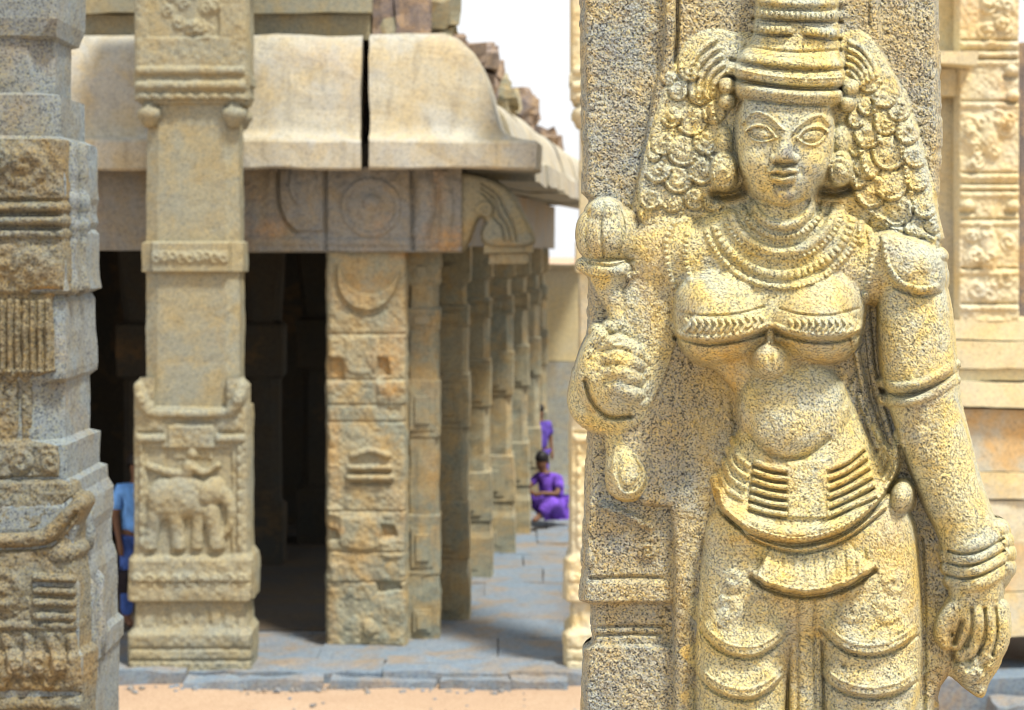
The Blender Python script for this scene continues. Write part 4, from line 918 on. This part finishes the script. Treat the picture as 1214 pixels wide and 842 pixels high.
    r.tube([(692, 446, -8, 14), (690, 480, -4, 16), (708, 498, 8, 14), (738, 504, 10, 10), (756, 494, 8, 7)], 1, 4, BODY)
    r.cut([(694, 452), (702, 476), (722, 494), (748, 494)], 2.5, 7); r.ell(724, 388, 12, 10, 9, 12, 0, 3, LOTUS); r.ell(708, 392, 6, 9, 9, 12, 0, 3, LOTUS)
    # stem end with round bulb
    r.tube([(728, 505, 4, 12), (733, 528, 6, 15), (739, 548, 8, 21), (744, 568, 8, 26)], .75, 3, LOTUS); r.band([(730, 530), (727, 560), (738, 584), (756, 582), (764, 562), (754, 540)], 2.6, 2.2); r.raise_poly([(738, 540), (734, 562), (744, 576), (756, 566), (752, 546)], 3, 3)
    # ---------------- girdle
    r.gain = 1.5
    r.band([(932, 548), (932, 615)], 1.5, 0)
    r.raise_poly([(933, 546), (980, 546), (984, 614), (934, 614)], 5, 3, 0, 9, GIRD, False)
    for i in range(6):
        v = 553 + i * 10.5; r.band([(930, v + 4), (912, v + 1), (897 - i * 1.2, v - 5)], 4, 4.5, 0, GIRD); r.cut([(931, v + 9), (910, v + 6), (893 - i, v)], 1.6, 4.5)
    for i in range(6):
        v = 548 + i * 11; r.band([(984, v + 7), (1004, v - 2), (1022 + i * 3, v - 17)], 4, 4.5, 0, GIRD); r.cut([(985, v + 12), (1006, v + 3), (1024 + i * 3, v - 12)], 1.6, 4.5)
    for i in range(4):
        r.band([(868 - i * 5, 520 + i * 13), (874 - i * 4, 540 + i * 13), (888 - i * 3, 552 + i * 13)], 3.4, 3.6, 0, GIRD)
        r.band([(1036 + i * 6, 505 + i * 10), (1044 + i * 6, 528 + i * 9), (1040 + i * 4, 550 + i * 9)], 3.4, 3.4, 0, GIRD)
    b1 = [(849, 568), (856, 592), (880, 612), (910, 626), (945, 632), (985, 624), (1018, 606), (1046, 578), (1064, 545), (1066, 515)]
    r.hem([(a, b + 9) for a, b in b1], 7, 20, -1, 2.5)
    r.band(b1, 7, 5, 0, GIRD); r.band([(a, b + 9) for a, b in b1], 4, 4.5, 7, GIRD)
    r.cut([(a, b + 15) for a, b in b1], 2.4, 7)
    b2 = [(862, 606), (890, 632), (920, 645), (950, 650), (985, 642), (1018, 624), (1048, 600)]
    r.band(b2, 4.5, 5, 0, GIRD); r.cut([(a, b + 6) for a, b in b2], 1.8, 4)
    r.ell(1069, 590, 40, 13, 19, 26, 12, 3, GIRD)
    # ---------------- skirt folds and thigh cloth
    ap = [(892, 680), (906, 690), (928, 698), (955, 702), (984, 698), (1012, 688), (1036, 672)]
    r.hem([(a, b + 2.2 * math.sin(i * 2.3)) for i, (a, b) in enumerate(catmull(ap, 3).tolist())], 14, 30, -1, 2.2, lab=SKIRT); r.band([(a, b - 2) for a, b in ap], 3, 2.5, 8); r.cut([(a, b + 5) for a, b in ap], 3.5, 8)
    for u in range(905, 1030, 12): r.cut([(u, 660 - abs(u - 965) * .15), (u + (u - 965) * .05, 688 - abs(u - 962) * .12)], 1.6, 1.6)
    for pts in ([(829, 742), (846, 762), (868, 774), (893, 776), (915, 766), (934, 748)], [(826, 796), (844, 814), (866, 824), (890, 826), (912, 816), (928, 800)], [(826, 850), (846, 868), (880, 878), (912, 868), (926, 852)],
                [(972, 742), (990, 760), (1012, 772), (1040, 774), (1064, 766), (1088, 750)], [(970, 794), (990, 812), (1014, 822), (1040, 824), (1066, 818), (1088, 804)], [(972, 850), (1000, 870), (1034, 878), (1066, 870), (1086, 856)]):
        r.hem(pts, 7, 26, -1, 2.2, lab=SKIRT); r.cut([(a, b + 4) for a, b in pts], 2, 3.5); r.band([(a, b - 9) for a, b in pts], 2, 1.5)
    for (u, v, a, b) in ((862, 725, 26, 18), (903, 722, 20, 16), (1010, 722, 22, 18), (1052, 722, 24, 18), (1060, 690, 20, 14), (868, 690, 20, 14)):
        r.curl(u, v, a * .8, 3.0, u, 1.1, SKIRT)
    r.tube([(953, 704, 34, 17), (955, 780, 32, 19), (956, 910, 30, 20)], .35, 4, SASH); r.cut([(946, 712), (945, 910)], 2, 3); r.cut([(966, 712), (967, 910)], 2, 3)
    for u in (836, 1092): r.cut([(u, 640), (u - 4 if u < 900 else u + 4, 740), (u - 10 if u < 900 else u + 2, 900)], 3, 4)
    sl = r.win(994, 1006, 784, 796); r.H[sl] -= 7 * np.exp(-(np.hypot(U[sl] - 1000, V[sl] - 790) / 2.6) ** 2)
    # stone surface
    for p in ([(1012, 400), (1020, 440), (1030, 480), (1044, 520)], [(1026, 350), (1030, 400), (1036, 450), (1050, 500), (1062, 540)], [(1020, 470), (1030, 500), (1040, 530)]): r.band(p, 4.5, 6)
    r.blur(1); quiet = np.where((np.hypot((U - 930) / 52, (V - 180) / 62) < 1) | (r.L == BOD), .45, 1.0); H0 = r.H.copy(); r.weather(((1.7, .5), (3.5, .55), (9, .7), (30, 1.2)), 11); r.H = H0 + (r.H - H0) * quiet
    er = np.clip(1.3 - np.hypot((U - 1150) / 46, (V - 795) / 34), 0, 1); r.H += np.where(r.H > -20, er * (3.5 * noise2(U, V, 7, 91) + 2.5 * noise2(U, V, 3.5, 92)), 0)
    er = np.clip(1.2 - np.hypot((U - 728) / 40, (V - 420) / 46), 0, 1); r.H += np.where(r.H > -15, er * (2.2 * noise2(U, V, 7, 93) + 1.6 * noise2(U, V, 3.5, 94)), 0)
    sh = (r.L == SH); r.H += np.where(sh, .5 * noise2(U, V, 2.5, 71) + .7 * noise2(U, V, 6, 72), 0)
    for a in ((855, 470, 30, 60, .8), (845, 575, 22, 60, .9), (865, 600, 26, 16, .7), (870, 425, 60, 12, .7), (975, 428, 60, 10, .6), (985, 236, 18, 9, 1), (868, 236, 14, 6, .9), (900, 640, 60, 8, .8), (960, 708, 60, 8, .9), (812, 760, 7, 130, .6),
              (1090, 700, 26, 60, .5), (1120, 770, 30, 40, .5), (960, 640, 80, 10, .6), (1040, 440, 10, 70, .4), (725, 360, 14, 12, .3), (770, 720, 60, 60, .2), (915, 560, 26, 30, .6), (840, 520, 20, 90, .8), (812, 640, 16, 60, .6), (700, 490, 8, 20, .5), (940, 760, 14, 80, .5), (1006, 560, 30, 24, .5), (1060, 650, 14, 60, .5), (905, 408, 80, 8, .7), (1040, 350, 14, 20, .6), (1020, 560, 26, 26, .4), (850, 100, 20, 50, .25)):
        r.ochre(*a)
    for a in ((932, 176, 9, 14, .8), (930, 229, 14, 9, .8), (716, 430, 12, 10, .5), (755, 440, 10, 12, .5), (960, 205, 10, 14, .3), (1012, 60, 16, 40, .3), (1075, 100, 22, 60, .4), (722, 60, 26, 60, .35), (735, 160, 24, 60, .35), (905, 480, 12, 40, .25), (1100, 500, 20, 60, .25), (800, 530, 16, 50, .3), (735, 640, 40, 30, .35), (740, 800, 40, 60, .3), (1010, 800, 30, 50, .2)): r.worn(*a)
    T = thing('carved_pillar', (.67 * 1, ZS + .3, 0), 'granite pillar carved with a crowned woman holding a lotus bud, large and sharp in front', 'pillar')
    base = tuple(T.location)
    g = M['statue']
    nm = {SH: ('shaft_face', M['shaft'], None), BODY: ('figure', g, None)}
    for l_, n_ in ((HAIR, 'hair'), (CROWN, 'crown'), (EARR, 'earrings'), (NECK, 'necklace'), (BOD, 'bodice'), (PEND, 'pendant'), (ARML, 'armlet'), (SHLD, 'shoulder_ornament'), (GIRD, 'girdle'), (SKIRT, 'skirt_cloth'), (SASH, 'sash'), (LOTUS, 'lotus_bud')):
        nm[l_] = (n_, g, BODY)
    for i in range(4): nm[BANG + 20 + i] = ('bangle', g, BODY)
    # each earring its own sub-part
    m_ = (r.L == EARR) & (U > 930); r.L[m_] = 60; nm[EARR] = ('earring', g, BODY); nm[60] = ('earring', g, BODY)
    o = r.emit(ZS, nm, T, base, floor=-44, back=-62, persp=True)
    # the shaft block behind, down to the sand and up out of sight
    k = ZS / F; x0 = (706 - 607) * k * 1.01; x1 = (1100 - 607) * k * 1.01; y0 = ZS + 40 * k
    zs = [0, .18, .2, .42, .46, .6, .62, 1.2, 1.8, HC + (300 - 905) * k, 4.6, 5.3]
    ex = [.09, .09, .07, .07, .03, .03, 0, 0, 0, 0, 0, 0]
    mb = MB(); ring = []
    for z, e in zip(zs, ex):
        f0 = y0 - (.06 if z < 2.3 else 0)
        ring.append([(x0 - e, f0 - e, z), (x1 + e, f0 - e, z), (x1 + e + .03, y0 + .66 + e, z), (x0 + .115 - e, y0 + .66 + e, z)])
    V_ = [p for q in ring for p in q]; Fc = []
    for i in range(len(ring) - 1):
        for j in range(4): Fc.append((i * 4 + j, i * 4 + (j + 1) % 4, i * 4 + 4 + (j + 1) % 4, i * 4 + 4 + j))
    Fc += [(3, 2, 1, 0), tuple(range(len(V_) - 4, len(V_)))]
    mesh_obj('shaft_block', V_, Fc, M['shaft'], T, base)
build_statue()
# ================================================================ people
def skin_mesh(name, pts, edges, mat, parent, base, sub=2):
    "pts {key: (x, y, z, radius)}; one continuous surface grown round a skeleton"
    keys = list(pts); me = bpy.data.meshes.new(name); me.from_pydata([tuple(pts[q][i] - 0 for i in range(3)) for q in keys], [(keys.index(a), keys.index(c)) for a, c in edges], [])
    o = bpy.data.objects.new(name, me); C.objects.link(o); o.parent = parent
    sk = o.modifiers.new('skin', 'SKIN'); sk.use_smooth_shade = True
    for i, q in enumerate(keys):
        v = me.skin_vertices[0].data[i]; rr = pts[q][3]; v.radius = rr if isinstance(rr, tuple) else (rr, rr); v.use_root = (i == 0)
    s2 = o.modifiers.new('sub', 'SUBSURF'); s2.levels = sub; s2.render_levels = sub; me.materials.append(mat); return o
def person(px, py, Z, h, label, pose, rz, mats, group=None):
    x, y, z = W(px, py, Z); t = thing('person', (x, y, .15), label, 'person', group, rz); s = h / 1.7
    top_m, low_m = mats
    if pose == 'stand':
        J = dict(pelvis=(0, 0, .93, (.13, .10)), waist=(0, 0, 1.06, (.12, .09)), chest=(0, -.01, 1.27, (.15, .10)), neckb=(0, 0, 1.42, (.07, .06)), neck=(0, 0, 1.48, .05), head0=(0, -.01, 1.55, (.07, .085)), head1=(0, 0, 1.64, (.075, .09)),
                 shl=(-.17, 0, 1.38, .055), ell=(-.22, .02, 1.10, .04), wrl=(-.21, -.06, .87, .028), hal=(-.21, -.09, .79, .035), fl=(-.20, -.10, .72, .02), shr=(.17, 0, 1.38, .055), elr=(.22, .02, 1.10, .04), wrr=(.21, -.06, .87, .028), har=(.21, -.09, .79, .035), fr=(.2, -.1, .72, .02),
                 hil=(-.09, 0, .88, .085), knl=(-.10, -.01, .48, .06), anl=(-.10, .02, .09, .038), tol=(-.11, -.13, .035, .035), hir=(.09, 0, .88, .085), knr=(.10, -.01, .48, .06), anr=(.10, .02, .09, .038), tor=(.11, -.13, .035, .035))
        E = [('pelvis', 'waist'), ('waist', 'chest'), ('chest', 'neckb'), ('neckb', 'neck'), ('neck', 'head0'), ('head0', 'head1'), ('chest', 'shl'), ('shl', 'ell'), ('ell', 'wrl'), ('wrl', 'hal'), ('hal', 'fl'), ('chest', 'shr'), ('shr', 'elr'), ('elr', 'wrr'), ('wrr', 'har'), ('har', 'fr'),
             ('pelvis', 'hil'), ('hil', 'knl'), ('knl', 'anl'), ('anl', 'tol'), ('pelvis', 'hir'), ('hir', 'knr'), ('knr', 'anr'), ('anr', 'tor')]
        shirt = dict(c=(0, -.01, 1.25, (.175, .13)), n=(0, 0, 1.42, (.085, .075)), w=(0, 0, 1.05, (.15, .12)), p=(0, 0, .88, (.17, .13)), sl=(-.18, 0, 1.37, .075), al=(-.22, .015, 1.16, .065), sr=(.18, 0, 1.37, .075), ar=(.22, .015, 1.16, .065))
        SE = [('c', 'n'), ('c', 'w'), ('w', 'p'), ('c', 'sl'), ('sl', 'al'), ('c', 'sr'), ('sr', 'ar')]
        leg = dict(p=(0, 0, .92, (.15, .12)), l=(-.09, 0, .84, .10), kl=(-.10, -.01, .48, .075), al=(-.10, .02, .1, .062), r=(.09, 0, .84, .10), kr=(.10, -.01, .48, .075), ar=(.10, .02, .1, .062)); LE = [('p', 'l'), ('l', 'kl'), ('kl', 'al'), ('p', 'r'), ('r', 'kr'), ('kr', 'ar')]
        hd = (0, 0, 1.63)
    else:       # seated on the ground, knees drawn up, leaning to one side
        J = dict(pelvis=(0, 0, .12, (.15, .12)), waist=(-.01, -.02, .28, (.12, .10)), chest=(-.04, -.05, .46, (.14, .10)), neckb=(-.08, -.08, .58, .06), neck=(-.10, -.09, .63, .05), head0=(-.11, -.12, .69, (.07, .085)), head1=(-.11, -.11, .77, (.075, .09)),
                 shl=(-.20, -.06, .54, .05), ell=(-.26, -.24, .38, .038), wrl=(-.12, -.38, .36, .026), hal=(-.06, -.40, .36, .032), fl=(.0, -.40, .35, .02), shr=(.10, -.05, .52, .05), elr=(.20, -.20, .34, .038), wrr=(.08, -.36, .36, .026), har=(.02, -.4, .34, .032), fr=(-.04, -.41, .33, .02),
                 hil=(-.10, -.04, .12, .085), knl=(-.17, -.38, .32, .06), anl=(-.14, -.50, .06, .038), tol=(-.14, -.62, .035, .03), hir=(.10, -.04, .12, .085), knr=(.19, -.36, .26, .06), anr=(.10, -.50, .06, .038), tor=(.10, -.62, .035, .03))
        E = [('pelvis', 'waist'), ('waist', 'chest'), ('chest', 'neckb'), ('neckb', 'neck'), ('neck', 'head0'), ('head0', 'head1'), ('chest', 'shl'), ('shl', 'ell'), ('ell', 'wrl'), ('wrl', 'hal'), ('hal', 'fl'), ('chest', 'shr'), ('shr', 'elr'), ('elr', 'wrr'), ('wrr', 'har'), ('har', 'fr'),
             ('pelvis', 'hil'), ('hil', 'knl'), ('knl', 'anl'), ('anl', 'tol'), ('pelvis', 'hir'), ('hir', 'knr'), ('knr', 'anr'), ('anr', 'tor')]
        shirt = dict(c=(-.04, -.05, .45, (.17, .14)), n=(-.08, -.07, .57, (.09, .08)), w=(-.01, -.01, .28, (.17, .15)), p=(0, 0, .14, (.21, .17)), sl=(-.20, -.06, .53, .07), al=(-.25, -.18, .43, .055), sr=(.11, -.05, .51, .075), ar=(.19, -.16, .38, .07))
        SE = [('c', 'n'), ('c', 'w'), ('w', 'p'), ('c', 'sl'), ('sl', 'al'), ('c', 'sr'), ('sr', 'ar')]
        leg = dict(p=(0, -.02, .13, (.20, .16)), l=(-.11, -.10, .15, .12), kl=(-.17, -.38, .31, .09), al=(-.14, -.48, .10, .07), r=(.12, -.10, .15, .12), kr=(.20, -.36, .25, .10), ar=(.12, -.48, .09, .075)); LE = [('p', 'l'), ('l', 'kl'), ('kl', 'al'), ('p', 'r'), ('r', 'kr'), ('kr', 'ar')]
        hd = (-.11, -.11, .76)
    sc = lambda D: {q: (v[0] * s, v[1] * s, v[2] * s, tuple(a * s for a in v[3]) if isinstance(v[3], tuple) else v[3] * s) for q, v in D.items()}
    body = skin_mesh('body', sc(J), E, M['skin'], t, None)
    skin_mesh('shirt' if pose == 'stand' else 'blouse', sc(shirt), SE, top_m, body, None); skin_mesh('trousers' if pose == 'stand' else 'skirt', sc(leg), LE, low_m, body, None)
    # hair cap, nose, ears
    hc = MB(); hx, hy, hz = (q * s for q in hd)
    V_ = []; Fc = []; n = 14; m_ = 9
    for i in range(m_ + 1):
        th = math.pi * .62 * i / m_
        for j in range(n):
            ph = 2 * math.pi * j / n; rr = 1.0 + .05 * math.sin(5 * ph + i); dz = .02 * math.cos(ph - math.pi / 2)
            V_.append((hx + .087 * s * rr * math.sin(th) * math.cos(ph), hy + .012 * s + .105 * s * rr * math.sin(th) * math.sin(ph), hz + .02 * s + .10 * s * math.cos(th) - (.05 * s * max(0, math.sin(ph)) * (i / m_))))
    for i in range(m_):
        for j in range(n): Fc.append((i * n + j, (i + 1) * n + j, (i + 1) * n + (j + 1) % n, i * n + (j + 1) % n))
    mesh_obj('hair', V_, Fc, M['hair'], body, (0, 0, 0), True)
    return t
person(162, 745, 17.95, 1.58, 'person in a bright blue shirt standing mostly hidden behind the elephant pillar', 'stand', R(35), (M['blue'], M['jeans']))
x_, y_, z_ = W(146, 686, 17.75)
mb = MB(); mb.add(*wearbox(x_ - .07, x_ + .06, y_ - .16, y_ + .02, z_ - .12, z_ + .07, .01, .04)); mb.add(*lathe([(z_ + .07, .008), (z_ + .12, .008)], x_, y_ - .07, 8)); tag(mb.build('shoulder_bag', M['bag']), 'small black bag held at the hip of the person in blue', 'bag')
person(656, 612, 25.3, 1.70, 'person in a vivid purple sari sitting on the paving far along the row', 'sit', R(-35), (M['purple'], M['purple']))
person(640, 598, 27.2, 1.30, 'smaller person in violet standing half behind the far pillars', 'stand', R(20), (M['navy'], M['navy']))
